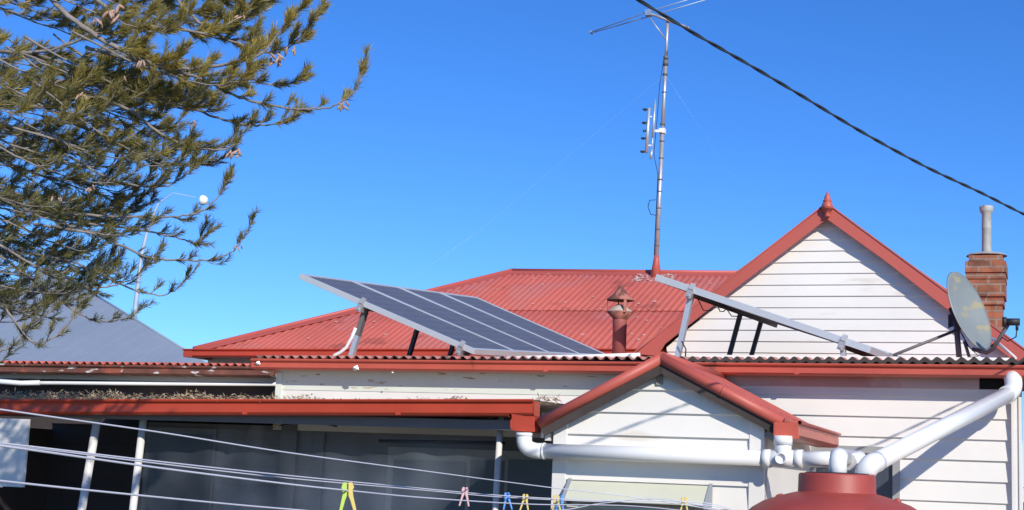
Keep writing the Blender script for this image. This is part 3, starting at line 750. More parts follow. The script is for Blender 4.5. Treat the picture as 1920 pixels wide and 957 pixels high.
# ================================================================== FLUE WITH CAP
fl_b = .9
ft_ = H(1164, 544, fl_b); kf = (ft_ - CAM).y / FPX
zf = lambda y: H(1164, y, fl_b).z
flue = thing('flue', 'rusty red metal flue with conical cap behind the lean-to gutter', 'flue', W(ft_.dot(UA), fl_b, zf(675)))
base = W(ft_.dot(UA), fl_b, 0)
m = MB(); m.lathe(base, [(0, zf(690)), (13.2 * kf, zf(690)), (13.2 * kf, zf(612)), (13.8 * kf, zf(611)), (13.6 * kf, zf(600))], 32); m.build('pipe', M_flue, flue)
m = MB(); m.lathe(base, [(12.5 * kf, zf(600)), (13.8 * kf, zf(598)), (25 * kf, zf(586)), (24 * kf, zf(585))], 32); m.build('funnel', M_rust, flue)
m = MB(); m.lathe(base, [(24 * kf, zf(585)), (14 * kf, zf(577)), (8 * kf, zf(572)), (0, zf(571))], 32); m.build('inner_cone', mat('lit_cone_pale', (.50, .42, .34), .7, vary=.2, scale=12), flue)  # pale colour stands in for sunlight on the cap's interior
m = MB(); m.lathe(base, [(25.5 * kf, zf(564)), (26 * kf, zf(562)), (14 * kf, zf(552)), (4 * kf, zf(538)), (0, zf(536))], 32)
m.lathe(base, [(24 * kf, zf(563)), (0, zf(560))], 32); m.build('cap', M_rust, flue)
for ang in (0, 95, 180, 287):
    rr = 24 * kf; dx = Vector((cos(radians(ang)), sin(radians(ang)), 0))
    m = MB(); t = Vector((-dx.y, dx.x, 0)); wdt = .010 if ang != 287 else .022
    m.box(base + dx * rr + UP * zf(588) - t * wdt / 2, t * wdt, dx * .003, UP * (zf(561) - zf(588))); m.build('strap', M_rust, flue)

# ================================================================== CHIMNEY
CB = 5.6
chim = thing('chimney', 'brick chimney with corbelled top and metal pot behind the satellite dish', 'chimney', H(1847, 640, CB))
def cpx(x0, y0, x1, y1, o=0, dep=.42):
    aa, zz = AZ(x0, y0, CB - o); ab, zb = AZ(x1, y1, CB - o)
    m = MB(); m.box(W(aa, CB - o, zb), UA * (ab - aa), WB * (dep + 2 * o), UP * (zz - zb)); return m
def buv(co, me):
    n = co.dot(UA) + co.dot(WB); return (n, co.z)
def bricks(m, name):
    return m.build(name, M_brick, chim, uv=buv)
bricks(cpx(1818, 571, 1880, 720), 'shaft')
mm = MB()
for (x0, y0, x1, y1, o) in ((1814.5, 557.5, 1881.5, 571, .02), (1811, 524, 1884.5, 555, .045), (1815, 555, 1881.5, 558, .03), (1810.5, 512, 1885, 522.5, .055), (1814, 522, 1883, 524.5, .035), (1809, 490, 1886.5, 510, .07), (1812, 510, 1884, 512.5, .05), (1816, 479, 1880, 490, .02)):
    p = cpx(x0, y0, x1, y1, o); mm.add(p.v, p.f)
bricks(mm, 'corbelled_top')
aa = AZ(1850, 480, CB + .2)[0]; zc0 = AZ(1850, 479, CB + .2)[1]; k = 1 / (FPX / (C0 + CB)) * .94
m = MB(); m.lathe(W(aa, CB + .2, zc0), [(.20, -.01), (.17, .012), (.10, .025), (.06, .03)], 20); m.build('mortar_flaunching', M_concrete, chim)
zp = lambda y: AZ(1850, y, CB + .2)[1]
m = MB(); m.lathe(W(aa, CB + .2, 0), [(.048, zp(480)), (.046, zp(430)), (.049, zp(429)), (.047, zp(426)), (.045, zp(402)), (.062, zp(398)), (.066, zp(396)), (.070, zp(390)), (.064, zp(387)), (.05, zp(387)), (.045, zp(400))], 24); m.build('pot', mat('grey_pot', (.40, .41, .37), .6, vary=.15, scale=8, spots=[((.28, .16, .1), 9, .6, (1, 1, 1))]), chim)

# ================================================================== SOLAR ARRAYS
def array(T1, B1, T4, B4, n, label, legs, rails, group, th=.042):
    root = thing('solar_array', label, 'solar panels', (B1 + B4) / 2, group)
    nrm = (B1 - T1).cross(T4 - T1).normalized()
    if nrm.z < 0: nrm = -nrm
    for i in range(n):
        s, e = i / n, (i + 1) / n - .004
        p00, p01 = T1.lerp(T4, s), T1.lerp(T4, e); p10, p11 = B1.lerp(B4, s), B1.lerp(B4, e)
        ex = (p10 - p00); ey = (p01 - p00); exn, eyn = ex.normalized(), ey.normalized(); w = .030
        m = MB()
        m.box(p00 - nrm * th, ex, eyn * w, nrm * th); m.box(p01 - eyn * w - nrm * th, ex, eyn * w, nrm * th)
        m.box(p00 - nrm * th + eyn * w, exn * w, ey - eyn * 2 * w, nrm * th); m.box(p10 - exn * w - nrm * th + eyn * w, exn * w, ey - eyn * 2 * w, nrm * th)
        po = m.build('solar_panel', M_frame, root, bevel=.0015)
        g = MB(); o = p00 + exn * w + eyn * w - nrm * .006
        gx, gy = ex - exn * 2 * w, ey - eyn * 2 * w
        g.add([o, o + gx, o + gx + gy, o + gy], [(0, 1, 2, 3)]); 
        lenx, leny = gx.length, gy.length
        g.build('cells', M_cell, po, uv=lambda co, me, o=o, exn=exn, eyn=eyn, lx=lenx, ly=leny: ((co - o).dot(exn) / lx, (co - o).dot(eyn) / ly))
        g = MB(); g.add([o - nrm * .004, o + gx - nrm * .004, o + gx + gy - nrm * .004, o + gy - nrm * .004], [(3, 2, 1, 0)])
        jb = o + gx * .12 + gy * .5; g.cbox(jb - nrm * .02, exn * .10, eyn * .12, nrm * .025)
        g.build('back_sheet', mat('panel_back', (.10, .10, .11), .6), po)
    for (p, q) in rails:
        m = MB(); m.bar(p, q, .034, .034, up=nrm); m.build('rail', M_dsteel_shade, root)
        m = MB(); d = (q - p).normalized(); m.bar(p - d * .05 , p + d * .015, .045, .06, up=nrm); m.bar(p - d * .045 + nrm * .03, p - d * .015 + nrm * .075, .035, .02, up=nrm); m.tube([p - d * .06 - nrm * .012, p - d * .04 - nrm * .012], .01, 6); m.build('clamp', M_galv, root)
    for (p, q, w, ma) in legs:
        m = MB(); m.bar(p, q, w, w * .7, up=UA); m.build('leg', ma, root)
    return root, nrm
GRP = 'tilted solar arrays on the lean-to roof'
b_ = .35
T1, B1 = H(563, 513, b_), H(891, 655, b_)
T4, B4 = H(894, 557, b_ + 3.25), H(1140, 667, b_ + 3.25)
def on(px_, py, b): return H(px_, py, b)
n0 = (B1 - T1).cross(T4 - T1).normalized(); n0 = n0 if n0.z > 0 else -n0
row = (T4 - T1) / 3.25
r1 = T1 + (B1 - T1) * .37 - n0 * .058 + row * .03; r2 = T1 + (B1 - T1) * .93 - n0 * .058 + row * .03
rz = lambda P: ZE(P.dot(UA)) + .03 + LS * (P.dot(WB) - C0)
def foot(P, da):
    q = P + UA * da; return Vector((q.x, q.y, rz(q)))
legs = []
for i, bb_ in enumerate((.06, 1.0, 1.75, 2.9)):
    p = r1 + row * bb_; q = foot(p, -.105)
    if i == 0:
        mid = p.lerp(q, .55); legs.append((p, mid, .052, M_dsteel_shade)); legs.append((mid, q, .050, M_alu))  # one leg in two tones: panel shadow painted on its upper part
    else: legs.append((p, q, .042, M_dsteel_shade))
for bb_ in (.08, 1.2, 2.9):
    p = r2 + row * bb_; legs.append((p, foot(p, 0), .05, M_dsteel_shade))
ra, nn = array(T1, B1, T4, B4, 4, 'four tilted dark solar panels in a row on the lean-to roof', legs, [(r1, r1 + row * 3.3), (r2, r2 + row * 3.3)], GRP)
m = MB(); pts = [H(620, 676, .3), H(628, 666, .3), H(640, 660, .3), H(650, 651, .3), H(660, 632, .3), H(667, 615, .3)]; m.tube(pts, .013, 10); m.build('conduit', M_pvc, ra)
# right array
T1, B1 = H(1231, 514, b_), H(1634, 650, b_)
T4, B4 = H(1231 + 766 * .235, 514 + .235 * 295, b_ + 3.2), H(1634 + .235 * 363, 650 + .235 * 118, b_ + 3.2)
row = (T4 - T1) / 3.2; n0 = (B1 - T1).cross(T4 - T1).normalized(); n0 = n0 if n0.z > 0 else -n0
ex_ = (B1 - T1)
r1 = T1 + ex_ * .175 - n0 * .060 + row * .03; r2 = T1 + ex_ * .88 - n0 * .060 + row * .03
legs = []
p = r1 + row * .02; legs.append((p - n0 * .01, foot(p, -.095), .052, M_alu))
for bb_ in (1.6, 2.4):
    p = r1 + row * bb_; legs.append((p, foot(p, -.105), .046, M_dsteel_shade))  # panel shadow put into the colour of the rear legs
p = r2 + row * .02; legs.append((p, foot(p, .01), .05, M_galv))
p = r2 + row * 1.5; legs.append((p, foot(p, 0), .05, M_dsteel_shade))
rb, nn = array(T1, B1, T4, B4, 3, 'solar array seen edge-on as one long silver bar before the tall gable', legs, [(r1, r1 + row * 3.0), (r2, r2 + row * 2.9)], GRP, th=.048)
m = MB()
for (x0, x1, dr) in ((1308, 1345, 16), (1345, 1362, 8), (1362, 1395, 8)):
    y0 = 560 + (x0 - 1308) * .36; y1 = 560 + (x1 - 1308) * .36
    m.tube([H(x0, y0, .5), H(x0 * .7 + x1 * .3, (y0 + y1) / 2 + dr, .5), H(x0 * .3 + x1 * .7, (y0 + y1) / 2 + dr, .5), H(x1, y1, .5)], .004, 6)
m.build('wiring', M_dark, rb)
m = MB(); m.tube([H(1278, 640, .33), H(1286, 655, .33), H(1285, 672, .33)], .005, 6); m.build('cable', M_dark, rb)
# conduit lying on roof
m = MB(); m.tube([H(905, 673.5, .08), H(1000, 671, .08), H(1100, 669, .1), H(1200, 666, .12)], .016, 12); m.tube([H(1180, 669, .1), H(1192, 668.5, .1)], .02, 12)
tag(m.build('roof_conduit', M_pvc), 'white plastic conduit lying along the corrugated roof edge below the panels', 'conduit')

# ================================================================== ANTENNA MAST
AB = BR - .15
ant = thing('television_antenna', 'tall slim metal antenna mast rising from the red ridge', 'antenna', H(1229, 505, AB))
b0_, t0_ = H(1229.5, 512, AB), H(1252, 36, AB)
kk = (C0 + AB) / FPX
def am(y): t = (512 - y) / (512 - 36); return b0_.lerp(t0_, t)
m = MB(); m.tube([am(505), am(250)], .026, 14); m.tube([am(252), am(118)], .022, 14); m.tube([am(120), am(36)], .019, 14); om = m.build('mast', M_galv, ant)
m = MB(); m.tube([b0_ - UP * .1, am(488), am(480)], [.075, .035, .028], 14); m.build('boot', M_barge, ant)
for y, h, r in ((120, 5, .034), (110, 3, .03), (142, 2, .030), (176, 1.2, .026), (236, 1.5, .032), (268, 1.2, .030), (340, 1.6, .030), (362, 1.0, .029), (393, 1.0, .029), (432, 1, .029), (462, 1, .029), (300, 1, .029)):
    m = MB(); m.tube([am(y + h), am(y - h)], r, 12); m.build('clamp', M_dsteel_shade, ant)
S = lambda x, y, off=0: H(x, y, AB + off)
m = MB(); m.tube([S(1214, 24, -.1), S(1252, 38, -.03), S(1292, 53, .05)], .017, 8); m.tube([S(1218, 33, -.09), am(78)], .008, 6); m.build('boom', M_galv, ant)
m = MB(); m.tube([S(1110, 60, -.1), S(1216, 22, -.1), S(1330, -12, -.1)], .0062, 6); m.tube([S(1110, 62, -.04), S(1218, 31, -.06), S(1330, -2, -.1)], .0062, 6); m.cbox(S(1109, 61, -.08), UA * .03, WB * .08, UP * .025)
m.cbox(S(1216, 25, -.1), UA * .07, WB * .08, UP * .07)
m.build('dipole', mat('dipole_metal', (.32, .42, .55), .4, metal=.4), ant)
pn = thing  # panel aerial
m = MB(); m.tube([S(1217, 203, -.25), S(1212, 287, -.25)], .020, 8); m.build('aerial_bar', M_alu, ant, label='short vertical white aerial bar')
m = MB(); m.tube([S(1229, 187, -.2), S(1225, 225, -.2)], .006, 6); m.tube([S(1228, 196, -.2), S(1224, 258, -.2)], .014, 8); m.tube([S(1222, 282, -.2), S(1220, 298, -.2)], .016, 8); m.tube([S(1225, 250, -.2), S(1221, 290, -.2)], .007, 6); m.build('reflector', M_alu, ant)
m = MB()
for y in (206, 231, 246, 260, 285):
    x = 1215.5 - (y - 203) * .06; L_ = 10 if y != 246 else 4
    m.bar(S(x - 1, y, -.25), S(x - L_, y - .5, -.25), .02, .02); m.tube([S(x - 6, y - 2.5, -.25), S(x - 6, y + 2.5, -.25)], .008, 6)
m.build('bow_element', M_dark, ant)
m = MB(); m.bar(S(1222, 219, -.22), S(1217, 219, -.25), .012, .012); m.build('bracket', M_pvc, ant)
m = MB(); m.bar(S(1221, 273, -.22), S(1214, 273, -.25), .012, .012); m.build('bracket', M_pvc, ant)
m = MB(); m.bar(S(1226, 246, -.2), am(249), .045, .03); m.cbox(am(249), UA * .07, WB * .07, UP * .06); m.build('bracket', M_pvc, ant)
m = MB(); pts = [am(300), S(1219, 300, -.1)]
lp = [S(1229, 375, -.05), S(1218, 376, -.05), S(1215, 388, -.05), S(1220, 402, -.05), S(1229, 404, -.05)]
m.tube(lp, .005, 6); m.tube([am(120) - UA * .03, am(160) - UA * .06, am(215) - UA * .07, S(1226, 290, -.1), am(330) - UA * .03, am(480) - UA * .03], .004, 6); m.build('coax_cable', M_dark, ant)
m = MB(); m.tube([am(142), H(900, 432, AB - 1), H(776, 520, AB - 2.0)], .0006, 4); m.tube([am(142), H(1345, 290, AB + 1), H(1440, 430, AB + 1.5)], .0006, 4); m.build('guy_wire', mat('thin_wire', (.55, .6, .65), .4, metal=.3), ant)

# ================================================================== SATELLITE DISH
DB = 1.6
dish = thing('satellite_dish', 'grey oval satellite dish with yellow stains on a short roof mount', 'satellite dish', H(1800, 680, DB))
dc = H(1819, 582, DB); pxm = (dc - CAM).dot(F_) / FPX
vd = (CAM - dc).normalized()
maj = (R_ * 60 + U_ * -136).normalized(); maj = (maj - vd * maj.dot(vd)).normalized()
per = vd.cross(maj).normalized()
if per.dot(R_) < 0: per = -per
ph = radians(68)
N_ = (vd * cos(ph) + per * sin(ph)).normalized(); X_ = maj; Y_ = N_.cross(X_).normalized()
Rd = 78 * pxm
vs = []; fs = []; nr, ns = 10, 56
for i in range(nr + 1):
    r = i / nr
    for k in range(ns):
        a = 2 * pi * k / ns; vs.append(dc + (X_ * cos(a) + Y_ * sin(a) * .93) * Rd * r + N_ * (.055 * (r * r - 1)))
for i in range(nr + 1):
    r = i / nr
    for k in range(ns):
        a = 2 * pi * k / ns; vs.append(dc + (X_ * cos(a) + Y_ * sin(a) * .93) * (Rd * r + .004 * (i == nr)) + N_ * (.055 * (r * r - 1) - .010))
o2 = (nr + 1) * ns
for i in range(nr):
    for k in range(ns):
        q = (i * ns + k, i * ns + (k + 1) % ns, (i + 1) * ns + (k + 1) % ns, (i + 1) * ns + k); fs.append(q); fs.append(tuple(o2 + j for j in reversed(q)))
for k in range(ns): fs.append((nr * ns + k, nr * ns + (k + 1) % ns, o2 + nr * ns + (k + 1) % ns, o2 + nr * ns + k))
m = MB(); m.add(vs, fs, True); m.build('reflector', M_dish, dish)
bk = dc - N_ * .10 - UP * .02
m = MB(); m.cbox(bk + N_ * .02, N_ * .06, Y_ * .16, X_ * .18); m.cbox(bk - N_ * .03, N_ * .08, Y_ * .07, UP * .10); m.build('mount_bracket', M_dark, dish)
ptop = H(1792, 606, DB); 
m = MB(); m.tube([ptop + UP * .03, H(1800, 688, DB)], .021, 12); m.tube([H(1808, 640, DB), H(1822, 684, DB)], .012, 8); m.build('mast', M_dsteel_shade, dish)
m = MB(); m.tube([H(1797, 618, DB), H(1676, 666, DB - .3)], .011, 8); m.build('stay', M_dsteel_shade, dish)
lnb = H(1893, 604, DB - .25)
m = MB(); m.tube([H(1824, 655, DB), H(1850, 662, DB - .05), H(1862, 655, DB - .1), lnb], .015, 10); m.build('feed_arm', M_dsteel_shade, dish)
m = MB(); d = (dc - lnb).normalized(); m.tube([lnb - UA * .03, lnb + UA * .07], .026, 14); m.tube([lnb - UA * .05, lnb - UA * .02], .036, 14); m.tube([lnb + UA * .05, lnb + UA * .05 - UP * .06], .011, 8); m.build('feed_horn', M_dark, dish)
m = MB(); m.tube([lnb + UA * .05 - UP * .05, H(1905, 632, DB - .25), H(1890, 640, DB - .2), H(1878, 632, DB - .18), H(1858, 650, DB - .1)], .005, 6); m.build('cable', M_dark, dish)
m = MB(); m.tube([H(1800, 620, DB), H(1816, 650, DB), H(1835, 668, DB), H(1810, 672, DB)], .005, 6); m.build('cable', M_dark, dish)
# loose white flashing and sticks on the roof by the dish
m = MB(); pr = []
for i in range(15):
    t = i / 14; x = 1822 + t * 118; y = 671 + 2 * sin(t * 3) + (t ** 3) * 16; pr.append((x, y))
vs = []; 
for x, y in pr:
    p = H(x, y, .1); vs += [p, p - UP * .022 * (1 if x > 1832 else .5) - WB * .02, p + WB * .35 + UP * .01]
fs = []
for i in range(14):
    k = i * 3; fs += [(k, k + 1, k + 4, k + 3), (k + 2, k, k + 3, k + 5)]
m.add(vs, fs, True)
tag(m.build('flashing_sheet', M_pvc), 'crumpled white sheet lying on the roof edge under the dish', 'sheet')
m = MB(); m.tube([H(1858, 634, 3.0), H(1895, 664, 2.8)], .012, 8); m.tube([H(1862, 634, 3.0), H(1905, 672, 2.6)], .010, 8)
tag(m.build('roof_pipe', M_trim), 'pair of thin white rods lying on the roof behind the dish', 'rods')

# ================================================================== NEIGHBOUR HOUSE
NB = 16
nh = thing('neighbour_house', 'grey hip-roofed house behind the tree on the left', 'house', H(100, 700, NB))
ap = H(100, 505, NB + 6); er = H(388, 682, NB); n_el = AZ(-320, 681, NB)[0]; zb_ = er.z
el = W(n_el, NB, zb_); bd_ = Vector((-.30, 1, 0)); erb = er + bd_ * 12; elb = el + bd_ * 12
m = MB(); ap2 = ap.copy()
hip = MB(); 
m.add([el, er, ap, elb, erb], [(0, 1, 2), (1, 4, 2), (4, 3, 2), (3, 0, 2)])
nro = m.build('roof', M_ngrey, nh)
m = MB(); nf = (er - el).cross(ap - el).normalized(); nf = nf if nf.z > 0 else -nf
for i in range(1, 22):     # standing seams
    p = el.lerp(er, i / 22); t = 1 - abs(((p - el).length / (er - el).length) - ((ap - el).dot((er - el).normalized()) / (er - el).length)) / max(.5, .5)
    au = (p - el).length; aa_ = (ap - el).dot((er - el).normalized()); Lr = (er - el).length
    t = au / aa_ if au < aa_ else (Lr - au) / (Lr - aa_)
    mid = el.lerp(er, aa_ / Lr); q = p + (ap - mid) * t
    m.bar(p, q, .03, .012, up=nf)
m.tube([er, ap], .03, 8); m.tube([el, ap], .03, 8); m.build('seam', M_ngrey, nro)
m = MB(); m.box(el + UA * .4 + bd_ * .4 - UP * (zb_ - GZ), er - el - UA * .8, bd_ * 11.2, UP * (zb_ - GZ - .02)); m.build('wall', M_nwall, nh)
# street lamp
LD = 48.0
lamp = thing('street_lamp', 'pale leaning street lamp pole behind the tree above the grey roof', 'street lamp', Vector((Q(250, 620, LD).x, LD, GZ)))
pb = Q(251, 600, LD); pc = Q(265, 480, LD); pd = Q(297, 382, LD)
pg = pb + (pb - pc) * ((pb.z - GZ) / (pc.z - pb.z))
m = MB(); m.tube([pg, pb, pc, Q(277, 430, LD), pd, Q(325, 362, LD), Q(368, 371, LD)], [.14, .08, .06, .05, .03, .012, .012], 10); m.build('pole', mat('pale_pole', (.42, .50, .60), .5), lamp)
hd = Q(381, 376, LD)
m = MB(); m.lathe(hd, [(0, .15), (.10, .13), (.16, .04), (.17, -.05), (.13, -.11), (0, -.13)], 16, axis=(R_ * .9 + U_ * -.1).normalized()); m.build('lamp_head', mat('lamp_white', (.85, .85, .85), .2), lamp)

# ================================================================== OVERHEAD CABLE
cp = [(-400, -1150, 3.4), (600, -385, 4.6), (1000, -118, 5.2), (1200, 2, 5.65), (1300, 62, 5.85), (1400, 119, 6.1), (1500, 178, 6.36), (1620, 250, 6.70), (1740, 315, 7.05), (1840, 362, 7.4), (1920, 402, 7.7), (2020, 448, 8.15), (2090, 483, 8.5), (2400, 600, 10.5)]
def cr_spline(P, n=8):
    out = []
    for i in range(len(P) - 1):
        p0, p1, p2, p3 = P[max(i - 1, 0)], P[i], P[i + 1], P[min(i + 2, len(P) - 1)]
        for k in range(n):
            t = k / n; out.append(.5 * ((2 * p1) + (p2 - p0) * t + (2 * p0 - 5 * p1 + 4 * p2 - p3) * t * t + (3 * p1 - p0 - 3 * p2 + p3) * t ** 3))
    out.append(P[-1]); return out
cpts = cr_spline([Q(*c) for c in cp], 24)
m = MB()
for s in (0, 1):      # twisted pair
    tw = []; L_ = 0
    for i, p in enumerate(cpts):
        if i: L_ += (p - cpts[i - 1]).length
        d = (cpts[min(i + 1, len(cpts) - 1)] - cpts[max(i - 1, 0)]).normalized(); x = d.cross(UP).normalized(); y = x.cross(d)
        a = L_ * 2 * pi / .30 + s * pi; tw.append(p + (x * cos(a) + y * sin(a)) * .0036)
    m.tube(tw, .0042, 6)
tag(m.build('overhead_cable', M_cable), 'black twisted overhead power cable crossing the blue sky', 'cable')

# ================================================================== CLOTHESLINE AND PEGS
cl = thing('clothesline', 'clothesline of thin white plastic lines in front of the verandah', 'clothesline', Q(1400, 1300, 7.2))
lines = [[(-300, 722, 2.9), (0, 768, 3.3), (300, 811, 3.9), (540, 849, 4.5), (800, 884, 5.4), (1028, 914, 6.5), (1200, 934, 6.9), (1400, 966, 7.2)],
         [(-300, 801, 2.9), (0, 831, 3.3), (300, 866, 3.9), (540, 892, 4.6), (800, 917, 5.6), (935, 929, 6.2), (1100, 938, 6.7), (1320, 943, 7.1), (1400, 968, 7.2)],
         [(-300, 802, 2.95), (0, 833, 3.35), (300, 870, 4.0), (540, 897, 4.7), (800, 920, 5.7), (935, 932, 6.3), (1100, 940, 6.8), (1320, 947, 7.1), (1400, 968, 7.2)],
         [(-300, 800, 2.1), (0, 836, 2.4), (300, 878, 2.85), (540, 908, 3.3), (652, 920, 3.6), (800, 934, 4.2), (1000, 946, 5.2), (1200, 950, 6.2), (1400, 972, 7.2)],
         [(-300, 866, 2.2), (0, 902, 2.6), (300, 933, 3.1), (540, 955, 3.7), (750, 968, 4.4), (1040, 958, 5.6), (1130, 944, 6.2), (1250, 937, 6.8), (1400, 968, 7.2)]]
for L in lines:
    m = MB(); m.tube(cr_spline([Q(*c) for c in L], 6), .0022, 6); m.build('line', M_line, cl)
pt = Q(1400, 968, 7.2); m = MB(); m.tube([pt + UP * .01, Vector((pt.x, pt.y, GZ))], .025, 12); m.bar(pt - UA * .05 - WB * .3, pt + WB * .3, .03, .03); m.build('post', M_galv, cl)
pt = Q(-300, 800, 2.6); m = MB(); m.tube([pt + UP * .18, Vector((pt.x, pt.y, GZ))], .025, 12); m.bar(pt + UP * .05 - Vector((0, .7, 0)), pt + UP * .05 + Vector((0, .7, 0)), .03, .03); m.bar(pt - UP * .2 - Vector((0, .7, 0)), pt - UP * .2 + Vector((0, .7, 0)), .03, .03); m.build('post', M_galv, cl)

def pcol(nm, c): return mat('peg_' + nm, c, .4, vary=.06, scale=30)
PY, PP, PB, PG = pcol('yellow', (.72, .56, .16)), pcol('pink', (.72, .42, .42)), pcol('blue', (.12, .33, .75)), pcol('lime', (.50, .68, .12))
def peg(x, y, Y, c1, c2, h, tilt, label, splay=.15):
    o = Q(x, y, Y); r = thing('clothes_peg', label, 'clothes peg', o, 'clothes pegs on the lines')
    Rr = (Vector((1, 0, 0)) * cos(tilt) + UP * sin(tilt)); Uu = (UP * cos(tilt) - Vector((1, 0, 0)) * sin(tilt)); Dd = Vector((0, 1, 0))
    for sg, c in ((-1, c1), (1, c2)):
        m = MB()      # a tapered jaw: outline in the peg plane
        out = [(.0015, .012), (.009, .012), (.0125, 0), (.0095, -.006), (.011, -.02), (.019, -.062), (.014, -.064), (.005, -.028), (.0015, -.018)]
        k = h / .075
        m.prism([o + Rr * (sg * a * k * (1 + splay)) + Uu * (b * k) - Dd * .005 for a, b in out], Dd * .010); m.build('jaw', c, r, bevel=.0012)
    m = MB(); m.tube([o - Rr * .008 - Uu * .008, o + Rr * .008 - Uu * .008], .0035 * h / .075, 10); m.build('spring', M_galv, r)
peg(652, 915, 3.6, PG, PY, .078, .06, 'large lime and yellow peg on the nearest line')
peg(872, 919.5, 5.9, PP, PP, .072, -.02, 'pale pink peg left of the slim verandah post')
peg(951, 929, 6.3, PB, PB, .070, .08, 'blue peg just right of the slim verandah post')
peg(985, 932, 6.4, PY, PY, .072, -.05, 'yellow peg between the blue peg and the white gable')
peg(1043, 933, 6.6, PY, PY, .070, .05, 'yellow peg clipped beside a blue one at the gable corner')
peg(1051, 933, 6.66, PB, PB, .072, -.04, 'blue peg clipped beside a yellow one at the gable corner')
peg(1283, 937, 7.05, PY, PY, .074, .0, 'lone yellow peg hanging in front of the cream awning')

# ================================================================== LEAF LITTER
m = MB(); rnd = random.Random(11)
def litter(x0, x1, n, hgt, b=VB + .05, yl=751):
    for _ in range(n):
        x = rnd.uniform(x0, x1); g = math.exp(-((x - (x0 + x1) / 2) / ((x1 - x0) * .45)) ** 2) if x1 - x0 < 120 else 1
        p = H(x, yl - rnd.random() ** 1.8 * hgt * g, b + rnd.uniform(-.04, .12)); L_ = rnd.uniform(.012, .055); w = rnd.uniform(.002, .006)
        d = Vector((rnd.uniform(-1, 1), rnd.uniform(-1, 1), rnd.uniform(-.35, .45))).normalized(); s = d.cross(Vector((rnd.uniform(-1, 1), rnd.uniform(-1, 1), 1))).normalized()
        q = p + d * L_ * .5 + UP * rnd.uniform(-.004, .008)
        m.add([p - s * w * .3, q - s * w, p + d * L_, q + s * w], [(0, 1, 2, 3)])
litter(0, 230, 1100, 16); litter(180, 400, 600, 11); litter(330, 400, 260, 18); litter(400, 525, 260, 9); litter(530, 600, 120, 12); litter(835, 880, 60, 8, b=VB + .03)
litter(1000, 1050, 110, 10, b=VB + .3, yl=752); litter(600, 830, 40, 4)
o = m.build('leaf_litter', M_litter, kind='stuff'); o['label'] = 'dry leaves and twigs piled in the bright red verandah gutter'; o['category'] = 'leaf litter'

# ================================================================== TREE
TX, TY = -3.7, 7.4
tree = thing('tree', 'needle-leaved evergreen tree with bare grey branches overhanging from the left', 'tree', Vector((TX, TY, GZ)))
m = MB(); m.tube([Vector((TX - .1, TY, GZ)), Vector((TX, TY, .8)), Vector((TX + .05, TY + .05, 2.4)), Vector((TX + .2, TY, 3.8)), Vector((TX + .1, TY - .1, 5.4))], [.2, .16, .13, .10, .05], 14); m.build('trunk', M_bark, tree)
rt = random.Random(5)
TWIG = MB(); NEED = {'v': [], 'f': [], 't': []}
def needles(p, q, dens, tint, L0=.054):
    kz = min(1, max(0, (p.z - 2.3) / 1.3)); dens *= .5 + .5 * kz; L0 *= .72 + .28 * kz; tint += .22 * kz - .10  # higher needles get a brighter tint, sunlight painted into the crown top
    d = (q - p); ln = d.length
    if ln < 1e-4: return
    d.normalize(); x = d.cross(UP);
    if x.length < .1: x = d.cross(Vector((1, 0, 0)))
    x.normalize(); y = d.cross(x)
    for _ in range(max(1, int(ln * dens))):
        o = p + (q - p) * rt.random(); a = rt.uniform(0, 2 * pi); sp = rt.uniform(.25, .75)
        dr = (d * cos(sp) + (x * cos(a) + y * sin(a)) * sin(sp)).normalized()
        L_ = L0 * rt.uniform(.55, 1.2); s = dr.cross(Vector((rt.uniform(-1, 1), rt.uniform(-1, 1), rt.uniform(-1, 1))))
        if s.length < .05: continue
        s.normalize(); s *= rt.uniform(.0009, .0018)
        k = len(NEED['v']); mid = o + dr * L_ * .5
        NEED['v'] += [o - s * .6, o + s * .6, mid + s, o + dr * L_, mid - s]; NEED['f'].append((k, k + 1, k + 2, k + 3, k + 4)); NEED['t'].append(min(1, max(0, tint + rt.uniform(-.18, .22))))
def twig(p, d, L_, r, tint, dens=900, lift=.5, bare=.25):
    n = 6; pts = [p]; dd = d.normalized()
    for i in range(n):
        dd = (dd + UP * lift * .13 + Vector((rt.uniform(-.08, .08), rt.uniform(-.08, .08), rt.uniform(-.06, .08)))).normalized(); pts.append(pts[-1] + dd * L_ / n)
    TWIG.tube(pts, [r * (1 - .75 * i / n) for i in range(n + 1)], 5, caps=False)
    for i in range(n):
        if (i + 1) / n > bare: needles(pts[i], pts[i + 1], dens, tint)
    return pts
POD = []
